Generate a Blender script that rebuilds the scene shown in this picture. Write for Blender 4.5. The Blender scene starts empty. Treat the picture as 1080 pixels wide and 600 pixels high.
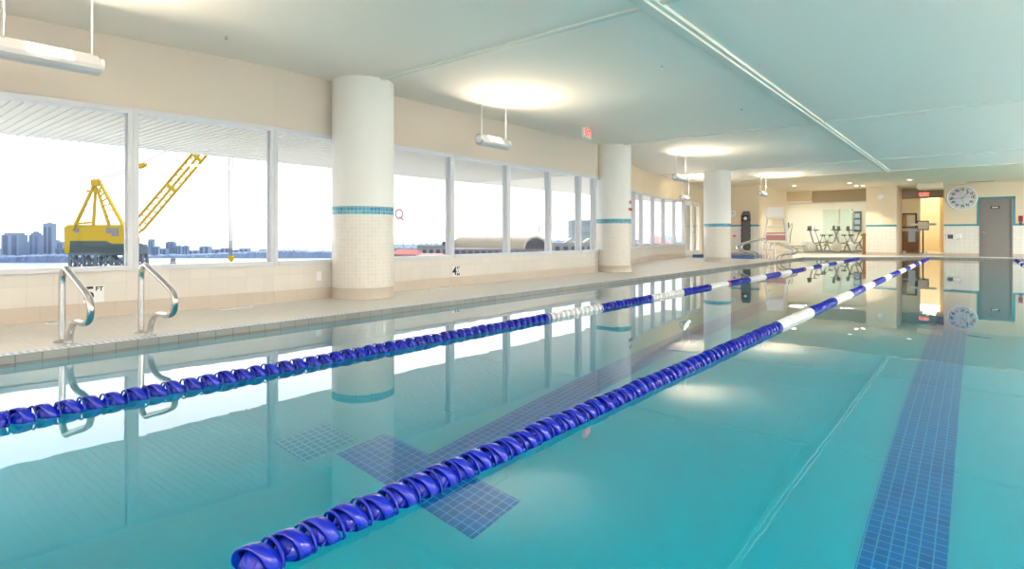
import bpy, bmesh, math, random
from mathutils import Vector, Matrix

random.seed(7)
C = bpy.context.scene.collection
sc = bpy.context.scene
PI = math.pi

# ------------------------------------------------------------------ camera, sky, sun, exposure
F = 604.0                                   # focal length in pixels of the 1080 px wide frame
HOR = 248.5
TH = math.atan((1033 - 540) / F)            # the pool runs along +Y, the camera is turned to its left
ct, st = math.cos(TH), math.sin(TH)
CZ = 0.89
cam_d = bpy.data.cameras.new('camera')
cam = bpy.data.objects.new('camera', cam_d); C.objects.link(cam)
cam.location = (0, 0, CZ)
cam.rotation_euler = (PI / 2, 0, TH)
cam_d.sensor_width = 36; cam_d.lens = F * 36 / 1080
cam_d.shift_y = -(300 - HOR) / 1080
cam_d.clip_start = 0.05; cam_d.clip_end = 6000
sc.camera = cam
sc.view_settings.view_transform = 'Standard'
sc.view_settings.look = 'None'
sc.view_settings.gamma = 1
sc.view_settings.use_curve_mapping = False
sc.view_settings.exposure = 1.13

SKY = 1.35
world = bpy.data.worlds.new('world'); sc.world = world; world.use_nodes = True
nt = world.node_tree; nt.nodes.clear()
wo = nt.nodes.new('ShaderNodeOutputWorld'); bg = nt.nodes.new('ShaderNodeBackground')
tc = nt.nodes.new('ShaderNodeTexCoord'); sp = nt.nodes.new('ShaderNodeSeparateXYZ')
cr = nt.nodes.new('ShaderNodeValToRGB')
nt.links.new(tc.outputs['Generated'], sp.inputs[0]); nt.links.new(sp.outputs['Z'], cr.inputs[0])
nt.links.new(cr.outputs[0], bg.inputs[0]); nt.links.new(bg.outputs[0], wo.inputs[0])
cr.color_ramp.elements[0].position = 0.0; cr.color_ramp.elements[0].color = (1.0, 0.96, 0.90, 1)
cr.color_ramp.elements[1].position = 0.6; cr.color_ramp.elements[1].color = (0.80, 0.88, 1.0, 1)
e = cr.color_ramp.elements.new(0.12); e.color = (1.0, 0.97, 0.94, 1)
bg.inputs[1].default_value = SKY

sun_d = bpy.data.lights.new('sun', 'SUN'); sun_d.energy = 4.0; sun_d.angle = 0.01; sun_d.color = (1, 0.95, 0.86)
sun = bpy.data.objects.new('sun', sun_d); C.objects.link(sun)
sun.rotation_euler = Vector((-0.55, 0.62, 0.85)).to_track_quat('Z', 'Y').to_euler()

# ------------------------------------------------------------------ materials
def mat(name, col, rough=0.5, metal=0.0, spec=0.5, emis=None, es=0, coat=0, bump=0, bscale=40, vary=0, vscale=6):
    m = bpy.data.materials.new(name); m.use_nodes = True
    n = m.node_tree; b = n.nodes['Principled BSDF']
    b.inputs['Base Color'].default_value = (*col, 1); b.inputs['Roughness'].default_value = rough
    b.inputs['Metallic'].default_value = metal; b.inputs['Specular IOR Level'].default_value = spec
    b.inputs['Coat Weight'].default_value = coat
    if emis: b.inputs['Emission Color'].default_value = (*emis, 1); b.inputs['Emission Strength'].default_value = es
    if vary or bump:
        t = n.nodes.new('ShaderNodeTexCoord')
    if vary:
        ns = n.nodes.new('ShaderNodeTexNoise'); ns.inputs['Scale'].default_value = vscale; ns.inputs['Detail'].default_value = 6
        mx = n.nodes.new('ShaderNodeMix'); mx.data_type = 'RGBA'
        mx.inputs['A'].default_value = (*[c * (1 - vary) for c in col], 1)
        mx.inputs['B'].default_value = (*[min(1, c * (1 + vary)) for c in col], 1)
        n.links.new(t.outputs['Object'], ns.inputs['Vector']); n.links.new(ns.outputs['Fac'], mx.inputs['Factor'])
        n.links.new(mx.outputs['Result'], b.inputs['Base Color'])
    if bump:
        n2 = n.nodes.new('ShaderNodeTexNoise'); n2.inputs['Scale'].default_value = bscale; n2.inputs['Detail'].default_value = 4
        bp = n.nodes.new('ShaderNodeBump'); bp.inputs['Strength'].default_value = bump; bp.inputs['Distance'].default_value = 0.01
        n.links.new(t.outputs['Object'], n2.inputs['Vector']); n.links.new(n2.outputs['Fac'], bp.inputs['Height'])
        n.links.new(bp.outputs[0], b.inputs['Normal'])
    return m

def omat(name, col, rough=.9, k=.85):
    return mat(name, tuple(c * k for c in col), .9, spec=.03)

def tile(name, c1, c2, grout, w, h, g=0.004, rough=0.25, bump=0.4, offset=0.0, spec=0.5):
    m = bpy.data.materials.new(name); m.use_nodes = True
    n = m.node_tree; b = n.nodes['Principled BSDF']
    b.inputs['Roughness'].default_value = rough; b.inputs['Specular IOR Level'].default_value = spec
    uv = n.nodes.new('ShaderNodeUVMap'); uv.uv_map = 'UVMap'
    br = n.nodes.new('ShaderNodeTexBrick'); br.offset = offset; br.squash = 1.0
    br.inputs['Scale'].default_value = 1; br.inputs['Brick Width'].default_value = w; br.inputs['Row Height'].default_value = h
    br.inputs['Mortar Size'].default_value = g; br.inputs['Mortar Smooth'].default_value = 0.2; br.inputs['Bias'].default_value = 0
    br.inputs['Color1'].default_value = (*c1, 1); br.inputs['Color2'].default_value = (*c2, 1); br.inputs['Mortar'].default_value = (*grout, 1)
    n.links.new(uv.outputs[0], br.inputs['Vector']); n.links.new(br.outputs['Color'], b.inputs['Base Color'])
    if bump:
        bp = n.nodes.new('ShaderNodeBump'); bp.inputs['Strength'].default_value = bump; bp.inputs['Distance'].default_value = 0.004; bp.invert = True
        n.links.new(br.outputs['Fac'], bp.inputs['Height']); n.links.new(bp.outputs[0], b.inputs['Normal'])
    return m

def glass_mat(name, tint=(1, 1, 1), f0=0.04, rough=0.0, refl=(1, 1, 1)):
    m = bpy.data.materials.new(name); m.use_nodes = True
    n = m.node_tree; n.nodes.clear()
    o = n.nodes.new('ShaderNodeOutputMaterial'); mx = n.nodes.new('ShaderNodeMixShader')
    tr = n.nodes.new('ShaderNodeBsdfTransparent'); gl = n.nodes.new('ShaderNodeBsdfGlossy')
    tr.inputs[0].default_value = (*tint, 1); gl.inputs['Roughness'].default_value = rough; gl.inputs[0].default_value = (*refl, 1)
    fr = n.nodes.new('ShaderNodeFresnel'); fr.inputs['IOR'].default_value = 1.0 + 2 * math.sqrt(f0) / (1 - math.sqrt(f0))
    geo = n.nodes.new('ShaderNodeNewGeometry'); dot = n.nodes.new('ShaderNodeVectorMath'); dot.operation = 'DOT_PRODUCT'
    n.links.new(geo.outputs['Incoming'], dot.inputs[0]); n.links.new(geo.outputs['Normal'], dot.inputs[1])
    ab = n.nodes.new('ShaderNodeMath'); ab.operation = 'ABSOLUTE'; n.links.new(dot.outputs['Value'], ab.inputs[0])
    om = n.nodes.new('ShaderNodeMath'); om.operation = 'SUBTRACT'; om.inputs[0].default_value = 1; n.links.new(ab.outputs[0], om.inputs[1])
    pw = n.nodes.new('ShaderNodeMath'); pw.operation = 'POWER'; pw.inputs[1].default_value = 5; n.links.new(om.outputs[0], pw.inputs[0])
    ma = n.nodes.new('ShaderNodeMath'); ma.operation = 'MULTIPLY_ADD'; ma.inputs[1].default_value = 1 - f0; ma.inputs[2].default_value = f0
    n.links.new(pw.outputs[0], ma.inputs[0]); n.links.new(ma.outputs[0], mx.inputs[0])
    n.nodes.remove(fr)
    n.links.new(tr.outputs[0], mx.inputs[1]); n.links.new(gl.outputs[0], mx.inputs[2]); n.links.new(mx.outputs[0], o.inputs['Surface'])
    return m

def emis_mat(name, col, s):
    m = bpy.data.materials.new(name); m.use_nodes = True
    n = m.node_tree; n.nodes.clear()
    o = n.nodes.new('ShaderNodeOutputMaterial'); e = n.nodes.new('ShaderNodeEmission')
    e.inputs[0].default_value = (*col, 1); e.inputs[1].default_value = s
    n.links.new(e.outputs[0], o.inputs['Surface'])
    return m

def added_pool_light(loc, d, label):  # underwater lights added to make the water glow and tint the ceiling
    o = empty('added_pool_light', loc, 0, label, 'pool light', 'added underwater pool lights')
    o.rotation_euler = Vector(d).to_track_quat('Z', 'Y').to_euler()
    q = MB(); q.lathe([(.15, 0), (.15, .012), (.18, .01), (.185, 0)], 28); q.build('ring', M['steel'], o)
    q = MB(); q.lathe([(0, .004), (.15, .004)], 28); q.build('lens', emis_mat('added_pool_lens', (.95, 1, 1), 4), o)
    ld = bpy.data.lights.new('added_pool_lamp', 'AREA'); ld.shape = 'DISK'; ld.size = .28; ld.energy = POOL_W; ld.color = (.95, 1, 1)
    lo = bpy.data.objects.new('added_pool_lamp', ld); C.objects.link(lo); lo.parent = o; lo.location = (0, 0, .02); lo.rotation_euler = (PI, 0, 0)
PANEL_W = 130
POOL_W = 5
def water_mat():
    m = bpy.data.materials.new('pool_water'); m.use_nodes = True
    n = m.node_tree; n.nodes.clear()
    o = n.nodes.new('ShaderNodeOutputMaterial'); g = n.nodes.new('ShaderNodeBsdfGlass')
    g.inputs['IOR'].default_value = 1.333; g.inputs['Roughness'].default_value = 0.0
    t = n.nodes.new('ShaderNodeTexCoord'); ns = n.nodes.new('ShaderNodeTexNoise')
    ns.inputs['Scale'].default_value = 2.2; ns.inputs['Detail'].default_value = 3
    bp = n.nodes.new('ShaderNodeBump'); bp.inputs['Strength'].default_value = 0.035; bp.inputs['Distance'].default_value = 0.02
    n.links.new(t.outputs['Object'], ns.inputs['Vector']); n.links.new(ns.outputs['Fac'], bp.inputs['Height'])
    n.links.new(bp.outputs[0], g.inputs['Normal'])
    va = n.nodes.new('ShaderNodeVolumeAbsorption'); va.inputs['Color'].default_value = (0.0, 0.955, 0.985, 1); va.inputs['Density'].default_value = WATER_DENSITY
    gl = n.nodes.new('ShaderNodeBsdfGlossy'); gl.inputs['Roughness'].default_value = 0.0
    n.links.new(bp.outputs[0], gl.inputs['Normal'])
    geo = n.nodes.new('ShaderNodeNewGeometry'); dot = n.nodes.new('ShaderNodeVectorMath'); dot.operation = 'DOT_PRODUCT'
    n.links.new(geo.outputs['Incoming'], dot.inputs[0]); n.links.new(geo.outputs['Normal'], dot.inputs[1])
    ab = n.nodes.new('ShaderNodeMath'); ab.operation = 'ABSOLUTE'; n.links.new(dot.outputs['Value'], ab.inputs[0])
    om = n.nodes.new('ShaderNodeMath'); om.operation = 'SUBTRACT'; om.inputs[0].default_value = 1; n.links.new(ab.outputs[0], om.inputs[1])
    pw = n.nodes.new('ShaderNodeMath'); pw.operation = 'POWER'; pw.inputs[1].default_value = 5; n.links.new(om.outputs[0], pw.inputs[0])
    mu = n.nodes.new('ShaderNodeMath'); mu.operation = 'MULTIPLY'; mu.inputs[1].default_value = 0.75; n.links.new(pw.outputs[0], mu.inputs[0])
    mx = n.nodes.new('ShaderNodeMixShader'); n.links.new(mu.outputs[0], mx.inputs[0]); n.links.new(g.outputs[0], mx.inputs[1]); n.links.new(gl.outputs[0], mx.inputs[2])
    n.links.new(mx.outputs[0], o.inputs['Surface']); n.links.new(va.outputs[0], o.inputs['Volume'])
    return m
WATER_DENSITY = 1.0

M = dict(
    ceiling=mat('ceiling_paint', (0.90, 0.845, 0.775), 0.85, bump=0.05, bscale=200),
    beige=mat('beige_wall_paint', (0.66, 0.595, 0.53), 0.8, bump=0.05, bscale=150),
    beam=mat('ceiling_joint_paint', (0.74, 0.74, 0.68), 0.7),
    far_beige=mat('warm_cream_paint', (0.80, 0.70, 0.54), 0.8),
    white=mat('white_paint', (0.84, 0.84, 0.82), 0.55),
    frame=mat('white_window_frame', (0.60, 0.63, 0.69), 0.35),
    glass=glass_mat('window_glass', (0.97, 0.98, 0.98), 0.012),
    gymglass=glass_mat('green_tinted_glass', (0.94, 0.98, 0.965), 0.03),
    lowtile=tile('beige_wall_tile', (0.69, 0.665, 0.625), (0.66, 0.635, 0.595), (0.61, 0.59, 0.55), 0.2, 0.2, 0.003, 0.25),
    basetile=tile('tan_base_tile', (0.55, 0.485, 0.42), (0.58, 0.515, 0.445), (0.49, 0.43, 0.375), 0.3, 0.3, 0.003, 0.3),
    whitetile=tile('white_wall_tile', (0.80, 0.80, 0.76), (0.76, 0.77, 0.73), (0.66, 0.66, 0.62), 0.15, 0.15, 0.005, 0.25),
    mosaic=tile('cream_column_mosaic', (0.78, 0.74, 0.68), (0.73, 0.69, 0.63), (0.82, 0.79, 0.74), 0.05, 0.05, 0.005, 0.12, 0.8),
    band=tile('blue_mosaic_band', (0.03, 0.30, 0.48), (0.13, 0.46, 0.62), (0.42, 0.55, 0.6), 0.05, 0.05, 0.004, 0.15, 0.5),
    bandpaint=mat('blue_band_tile', (0.06, 0.30, 0.38), 0.3),
    decktile=tile('deck_tile', (0.76, 0.74, 0.71), (0.71, 0.69, 0.66), (0.68, 0.66, 0.63), 0.06, 0.06, 0.003, 0.35, 0.5),
    grate=tile('white_and_blue_edge_tile', (0.10, 0.26, 0.62), (0.14, 0.32, 0.66), (0.82, 0.84, 0.88), 0.045, 0.056, 0.013, 0.3, 0.4),
    waterline=tile('pool_waterline_tile', (0.22, 0.235, 0.23), (0.27, 0.27, 0.25), (0.15, 0.16, 0.16), 0.15, 0.15, 0.004, 0.25),
    plaster=mat('pool_plaster', (0.17, 0.45, 0.54), 0.6, vary=0.03, vscale=1.5),
    joint=mat('pool_floor_joint', (0.20, 0.47, 0.56), 0.6),
    blueline=tile('navy_lane_tile', (0.0, 0.09, 0.36), (0.0, 0.13, 0.48), (0.14, 0.42, 0.60), 0.053, 0.053, 0.003, 0.3, 0.2),
    palepatch=tile('pale_blue_patch', (0.06, 0.27, 0.44), (0.07, 0.29, 0.46), (0.26, 0.5, 0.6), 0.05, 0.05, 0.006, 0.3, 0.2),
    steel=mat('brushed_stainless', (0.62, 0.61, 0.60), 0.22, 1.0),
    blue=mat('royal_blue_plastic', (0.001, 0.013, 0.40), 0.13),
    pwhite=mat('white_plastic', (0.86, 0.87, 0.88), 0.3),
    red=mat('red_plastic', (0.55, 0.02, 0.03), 0.3),
    cable=mat('steel_cable', (0.35, 0.36, 0.40), 0.4, 0.8),
    black=mat('black_print', (0.012, 0.012, 0.015), 0.5),
    grey_door=mat('grey_door_paint', (0.235, 0.225, 0.225), 0.5),
    darkgrey=mat('dark_grey_plastic', (0.08, 0.085, 0.09), 0.5),
    lamp=emis_mat('lit_lens', (1.0, 0.90, 0.70), 2.5),
    wood=mat('orange_brown_wood', (0.36, 0.17, 0.06), 0.45, vary=0.2, vscale=9),
    yellow=mat('crane_yellow', (0.36, 0.235, 0.003), 0.8, spec=.03),
    cranedark=mat('crane_dark_green', (0.035, 0.06, 0.06), 0.8, spec=.03),
    legs=mat('weathered_steel', (0.08, 0.11, 0.135), 0.8, spec=.03),
    soffit=mat('white_metal_soffit', (0.80, 0.785, 0.74), 0.6),
)

# ------------------------------------------------------------------ mesh building
class MB:
    def __init__(s): s.v = []; s.f = []; s.m = []; s.uv = {}; s.sm = set()
    def face(s, pts, mi=0, uvs=None, smooth=False):
        b = len(s.v); s.v += [tuple(p) for p in pts]; s.f.append(tuple(range(b, b + len(pts)))); s.m.append(mi)
        if uvs: s.uv[len(s.f) - 1] = uvs
        if smooth: s.sm.add(len(s.f) - 1)
    def raw(s, vs, fs, mi=0, smooth=False):
        b = len(s.v); s.v += [tuple(p) for p in vs]
        for f in fs:
            s.f.append(tuple(b + i for i in f)); s.m.append(mi)
            if smooth: s.sm.add(len(s.f) - 1)
    def box(s, x0, x1, y0, y1, z0, z1, mi=0):
        s.raw([(x0,y0,z0),(x1,y0,z0),(x1,y1,z0),(x0,y1,z0),(x0,y0,z1),(x1,y0,z1),(x1,y1,z1),(x0,y1,z1)],
              [(0,3,2,1),(4,5,6,7),(0,1,5,4),(1,2,6,5),(2,3,7,6),(3,0,4,7)], mi)
    def bar(s, a, b, w, h=None, mi=0, up=(0, 0, 1)):
        a = Vector(a); b = Vector(b); h = h or w; d = (b - a).normalized(); u = Vector(up)
        if abs(d.dot(u)) > 0.98: u = Vector((1, 0, 0))
        sx = d.cross(u).normalized() * w / 2; sy = sx.cross(d).normalized() * h / 2
        p = [a - sx - sy, a + sx - sy, a + sx + sy, a - sx + sy, b - sx - sy, b + sx - sy, b + sx + sy, b - sx + sy]
        s.raw(p, [(0,1,2,3),(7,6,5,4),(0,4,5,1),(1,5,6,2),(2,6,7,3),(3,7,4,0)], mi)
    def tube(s, pts, r, seg=12, mi=0, closed=False, caps=True):
        pts = [Vector(p) for p in pts]; n = len(pts); vs = []; fs = []
        rs = r if isinstance(r, (list, tuple)) else [r] * n
        nrm = None
        for i in range(n):
            if closed: d = (pts[(i + 1) % n] - pts[i - 1]).normalized()
            else: d = (pts[min(n - 1, i + 1)] - pts[max(0, i - 1)]).normalized()
            if nrm is None:
                nrm = d.cross(Vector((0, 0, 1)) if abs(d.z) < 0.9 else Vector((1, 0, 0))).normalized()
            else:
                nrm = (nrm - d * nrm.dot(d)).normalized()
            bn = d.cross(nrm)
            for k in range(seg):
                a = 2 * PI * k / seg; vs.append(pts[i] + (nrm * math.cos(a) + bn * math.sin(a)) * rs[i])
        m = n if closed else n - 1
        for i in range(m):
            j = (i + 1) % n
            for k in range(seg):
                k2 = (k + 1) % seg
                fs.append((i * seg + k, i * seg + k2, j * seg + k2, j * seg + k))
        s.raw(vs, fs, mi, True)
        if not closed and caps:
            b = len(s.v) - n * seg
            s.f.append(tuple(b + k for k in reversed(range(seg)))); s.m.append(mi)
            s.f.append(tuple(b + (n - 1) * seg + k for k in range(seg))); s.m.append(mi)
    def lathe(s, prof, seg=32, mi=0, o=(0, 0, 0), axis='Z', uvr=None):
        ox, oy, oz = o
        def P(r, z, a):
            c, q = r * math.cos(a), r * math.sin(a)
            if axis == 'Z': return (ox + c, oy + q, oz + z)
            if axis == 'Y': return (ox + c, oy + z, oz + q)
            return (ox + z, oy + c, oz + q)
        for i in range(len(prof) - 1):
            (r0, z0), (r1, z1) = prof[i], prof[i + 1]
            for k in range(seg):
                a0, a1 = 2 * PI * k / seg, 2 * PI * (k + 1) / seg
                q = uvr or max(r0, r1)
                uvs = [(a0 * q, z0), (a1 * q, z0), (a1 * q, z1), (a0 * q, z1)]
                pts = [P(r0, z0, a0), P(r0, z0, a1), P(r1, z1, a1), P(r1, z1, a0)]
                if r0 < 1e-6: pts, uvs = [pts[0], pts[2], pts[3]], [uvs[0], uvs[2], uvs[3]]
                elif r1 < 1e-6: pts, uvs = pts[:3], uvs[:3]
                if axis == 'Y': pts.reverse(); uvs.reverse()
                s.face(pts, mi, uvs, abs(z1 - z0) > 1e-5 or axis != 'Z')
    def prism(s, poly, y0, y1, mi=0):
        """outline in XZ, given depth along Y"""
        n = len(poly)
        s.raw([(x, y0, z) for x, z in poly] + [(x, y1, z) for x, z in poly],
              [tuple(range(n)), tuple(reversed(range(n, 2 * n)))] + [((i + 1) % n, i, n + i, n + (i + 1) % n) for i in range(n)], mi)
    def mesh(s, name, mats, weld=True):
        me = bpy.data.meshes.new(name); me.from_pydata(s.v, [], s.f)
        for m in (mats if isinstance(mats, (list, tuple)) else [mats]): me.materials.append(m)
        uvl = me.uv_layers.new(name='UVMap')
        for p in me.polygons:
            p.material_index = s.m[p.index]; p.use_smooth = p.index in s.sm
            q = s.uv.get(p.index); nn = p.normal
            for j, li in enumerate(p.loop_indices):
                if q: uvl.data[li].uv = q[j]
                else:
                    c = me.vertices[me.loops[li].vertex_index].co
                    uvl.data[li].uv = (c.x, c.y) if abs(nn.z) > 0.7 else ((c.y, c.z) if abs(nn.x) > abs(nn.y) else (c.x, c.z))
        if weld:
            bm = bmesh.new(); bm.from_mesh(me); bmesh.ops.remove_doubles(bm, verts=bm.verts, dist=1e-5)
            bmesh.ops.recalc_face_normals(bm, faces=bm.faces); bm.to_mesh(me); bm.free()
        me.update()
        return me
    def build(s, name, mats, parent=None, bevel=0, weld=True):
        o = bpy.data.objects.new(name, s.mesh(name, mats, weld)); C.objects.link(o)
        if parent: o.parent = parent
        if bevel:
            b = o.modifiers.new('bevel', 'BEVEL'); b.width = bevel; b.segments = 2; b.limit_method = 'ANGLE'
        return o

def tag(o, label=None, cat=None, group=None, kind=None):
    if label: o['label'] = label
    if cat: o['category'] = cat
    if group: o['group'] = group
    if kind: o['kind'] = kind
    return o
def empty(name, loc=(0, 0, 0), rz=0.0, label=None, cat=None, group=None):
    o = bpy.data.objects.new(name, None); C.objects.link(o); o.location = loc; o.rotation_euler = (0, 0, rz); o.empty_display_size = 0.1
    return tag(o, label, cat, group)
def copy_tree(o, parent=None):
    c = o.copy(); C.objects.link(c)
    if parent: c.parent = parent
    for ch in [x for x in bpy.data.objects if x.parent == o]: copy_tree(ch, c)
    return c
def struct(o): o['kind'] = 'structure'; return o

def text_into(mb, body, size, org, ux, uz, mi=0, depth=0.002, bold=0.0):
    """lettering as raised mesh; ux is the reading direction, uz the up direction, centred on org"""
    cu = bpy.data.curves.new('lettering', 'FONT'); cu.body = body; cu.size = size; cu.align_x = 'CENTER'; cu.align_y = 'CENTER'
    cu.offset = bold; cu.extrude = depth; cu.space_line = 0.85
    ob = bpy.data.objects.new('lettering', cu); C.objects.link(ob)
    bpy.context.view_layer.update()
    me = ob.evaluated_get(bpy.context.evaluated_depsgraph_get()).to_mesh()
    ux = Vector(ux).normalized(); uz = Vector(uz).normalized(); un = ux.cross(uz); org = Vector(org)
    mb.raw([org + ux * v.co.x + uz * v.co.y + un * v.co.z for v in me.vertices], [tuple(p.vertices) for p in me.polygons], mi)
    ob.to_mesh_clear()
    bpy.data.objects.remove(ob); bpy.data.curves.remove(cu)

def on_wall_y(px, y):            # X on the plane Y=y seen at picture column px
    return y * math.tan(math.atan((px - 540) / F) - TH)
def far_pt(px, py, d):           # a point at depth d along the view
    r = (px - 540) / F * d
    return Vector((r * ct - d * st, r * st + d * ct, CZ + (HOR - py) / F * d))

# ------------------------------------------------------------------ the room
DECK, SILL, HEAD, CEIL = 0.06, 0.525, 2.23, 2.96
RX, BY = 5.8, -5.5               # right wall, back wall
POOL_L, POOL_R, POOL_N, POOL_F = -5.2, 3.6, -0.35, 27.6
CLOCK_Y, PIER_Y, GYM_Y, HALL_Y = 28.8, 28.3, 29.2, 30.4

# deck slabs around the pool (one floor)
mb = MB()
pool_outline = [(POOL_L, POOL_N), (POOL_R, POOL_N), (POOL_R, POOL_F), (-1.5, POOL_F), (POOL_L, 24.0)]
mb.box(-10.2, POOL_L, -5.7, 29.4, -0.25, DECK)
mb.box(POOL_L, RX + .2, -5.7, POOL_N, -0.25, DECK)
mb.box(POOL_R, RX + .2, POOL_N, 29.4, -0.25, DECK)
mb.box(POOL_L, POOL_R, POOL_F, 29.4, -0.25, DECK)
mb.raw([(POOL_L, 24.0, DECK), (-1.5, POOL_F, DECK), (POOL_L, POOL_F, DECK), (POOL_L, 24.0, -.25), (-1.5, POOL_F, -.25), (POOL_L, POOL_F, -.25)],
       [(0, 1, 2), (5, 4, 3), (0, 3, 4, 1)])
floor = struct(mb.build('floor', M['decktile'], weld=False))

mb = MB()   # edge tile strip round the water
W = 0.11
def strip(a, b):
    a = Vector(a); b = Vector(b); d = (b - a).normalized(); n = Vector((d.y, -d.x))
    L = (b - a).length
    a = a - n * .008; b = b - n * .008
    p = [(*a, DECK + .004), (*b, DECK + .004), (*(b + n * W), DECK + .004), (*(a + n * W), DECK + .004)]
    mb.face(p, 0, [(0, 0), (L, 0), (L, W), (0, W)])
cc = pool_outline
for i in range(5):
    a, b = cc[i], cc[(i + 1) % 5]
    strip(a, b)
ledge = mb.build('trim_1', M['grate'], weld=False); struct(ledge)

mb = MB()   # pool basin
DEPTH = -1.3
mb.face([(x, y, DEPTH) for x, y in [(POOL_L - .1, POOL_N - .1), (POOL_R + .1, POOL_N - .1), (POOL_R + .1, POOL_F + .1), (POOL_L - .1, POOL_F + .1)]], 0)
mb.face([(x, y, DEPTH - .2) for x, y in [(POOL_L - .1, POOL_F + .1), (POOL_R + .1, POOL_F + .1), (POOL_R + .1, POOL_N - .1), (POOL_L - .1, POOL_N - .1)]], 0)
for i in range(5):
    a, b = cc[i], cc[(i + 1) % 5]
    L = math.hypot(b[0] - a[0], b[1] - a[1])
    nx, ny = -(b[1] - a[1]) / L * .006, (b[0] - a[0]) / L * .006
    a = (a[0] + nx, a[1] + ny); b = (b[0] + nx, b[1] + ny)
    mb.face([(*b, DEPTH), (*a, DEPTH), (*a, -.12), (*b, -.12)], 0)
    mb.face([(*b, -.12), (*a, -.12), (*a, DECK + .003), (*b, DECK + .003)], 1, [(L, -.12), (0, -.12), (0, .063), (L, .063)])
basin = struct(mb.build('floor_basin', [M['plaster'], M['waterline']], weld=False))

# water body; its sides and bottom lie inside the basin shell
mb = MB(); e_ = 0.03
def grow(p, k):
    cx, cy = -0.8, 13.6
    return (p[0] + (k if p[0] > cx else -k), p[1] + (k if p[1] > cy else -k))
wo_ = [grow(p, e_) for p in cc]
n = 5
mb.raw([(*p, 0.0) for p in wo_] + [(*p, DEPTH - .05) for p in wo_],
       [tuple(range(n)), tuple(reversed(range(n, 2 * n)))] + [(i, n + i, n + (i + 1) % n, (i + 1) % n) for i in range(n)])
water = mb.build('pool_water', water_mat())
tag(water, 'calm turquoise water filling the indoor lap pool', 'water', kind='stuff')

# tiled lane marks on the pool bottom
def mark(name, label, boxes, m, cat='lane marking'):
    q = MB()
    for b in boxes: q.box(*b)
    return tag(q.build(name, m, weld=False), label, cat)
z0, z1 = DEPTH, DEPTH + .006
LC = -2.52
mark('lane_marking', 'dark blue tiled lane line with a T end between the two left ropes',
     [(LC - .155, LC + .155, 2.45, 22.0, z0, z1), (LC - .58, LC + .58, 2.07, 2.45, z0, z1)], M['blueline'])
RC = -0.27
mark('lane_marking', 'dark blue tiled lane line on the pool floor leading towards the wall clock',
     [(RC - .16, RC + .16, 2.45, 26.0, z0, z1), (RC - .58, RC + .58, 2.07, 2.45, z0, z1)], M['blueline'])
mark('floor_patch', 'pale blue gridded patch on the pool floor beside the T mark', [(-3.52, -3.14, 1.88, 2.27, z0, z1 + .004)], M['palepatch'], 'drain')  # thin pale blue patch with a tile grid beside the T bar
q = MB(); q.lathe([(0, .012), (.015, .012), (.018, .008), (.05, .01), (.065, .014), (.075, .0)], 28)
o = q.build('floor_inlet', M['joint']); o.location = (-3.05, 3.05, DEPTH); tag(o, 'round white water inlet on the pool floor left of the tiled lane line', 'inlet')
q = MB()
for y in (5.0, 10.0, 15.0): q.box(POOL_L, POOL_R, y, y + .03, z0, z0 + .003)
for x in (-.88, 1.9): q.box(x, x + .016, POOL_N, 24.0, z0, z0 + .003)
struct(q.build('trim_2', M['joint'], weld=False))

for y in (1.5, 5, 8.5, 12, 15.5, 19, 22.5, 26): added_pool_light((POOL_R - .01, y, -.62), (-1, 0, 0), 'added round underwater light in the right hand pool wall')
for x in (-4.2, -.3, 2.2): added_pool_light((x, POOL_N + .01, -.62), (0, 1, 0), 'added round underwater light in the near end wall of the pool')
# left wall polyline and its windows
LW = [(-7.45, BY), (-7.05, 1.1), (-6.72, 3.6), (-6.7, 11.16)]
def lw_x(y):
    for (xa, ya), (xb, yb) in zip(LW, LW[1:]):
        if y <= yb + 1e-6: return xa + (xb - xa) * (y - ya) / (yb - ya)
    return LW[-1][0]
def lw_at(px):
    y = 3.0
    for _ in range(60): y = lw_x(y) / math.tan(math.atan((px - 540) / F) - TH)
    return y
seams = [-5.5, -3.6, -2.15, -0.7, 0.72] + [lw_at(140), lw_at(289), 5.13, lw_at(476.5), lw_at(536), lw_at(580), lw_at(611.5), 11.16]
WN = [0]
def win_bay(A, B, sill=SILL, head=HEAD, t=0.10, door=False, fw=0.045, inset=0.0):
    """one window between wall points A and B: frame with its pane"""
    WN[0] += 1
    A = Vector(A); B = Vector(B); L = (B - A).length; rz = math.atan2(B.y - A.y, B.x - A.x)
    q = MB()
    q.box(0, fw, -0.02, t, sill, head); q.box(L - fw, L, -0.02, t, sill, head)
    q.box(fw, L - fw, -0.02, t, head - .06, head); q.box(fw, L - fw, -0.03, t, sill, sill + .05)
    q.box(fw, fw + .018, t * .4, t * .8, sill + .05, head - .06); q.box(L - fw - .018, L - fw, t * .4, t * .8, sill + .05, head - .06)
    o = q.build('window_%d' % WN[0], M['frame'], bevel=0.004); o.location = (A.x, A.y, 0); o.rotation_euler = (0, 0, rz); struct(o)
    g = MB(); g.box(fw + .002, L - fw - .002, t * .55, t * .55 + .008, sill + .03, head - .03)
    g.build('pane', M['glass'], o)
    return o
def wall_seg(name, A, B, z0, z1, t, m, off=0.0, ext=0.0, mi=None):
    A = Vector(A); B = Vector(B); L = (B - A).length; rz = math.atan2(B.y - A.y, B.x - A.x)
    q = MB(); q.box(-ext, L + ext, off, t, z0, z1)
    o = q.build(name, m, weld=False); o.location = (A.x, A.y, 0); o.rotation_euler = (0, 0, rz)
    return struct(o)
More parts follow.
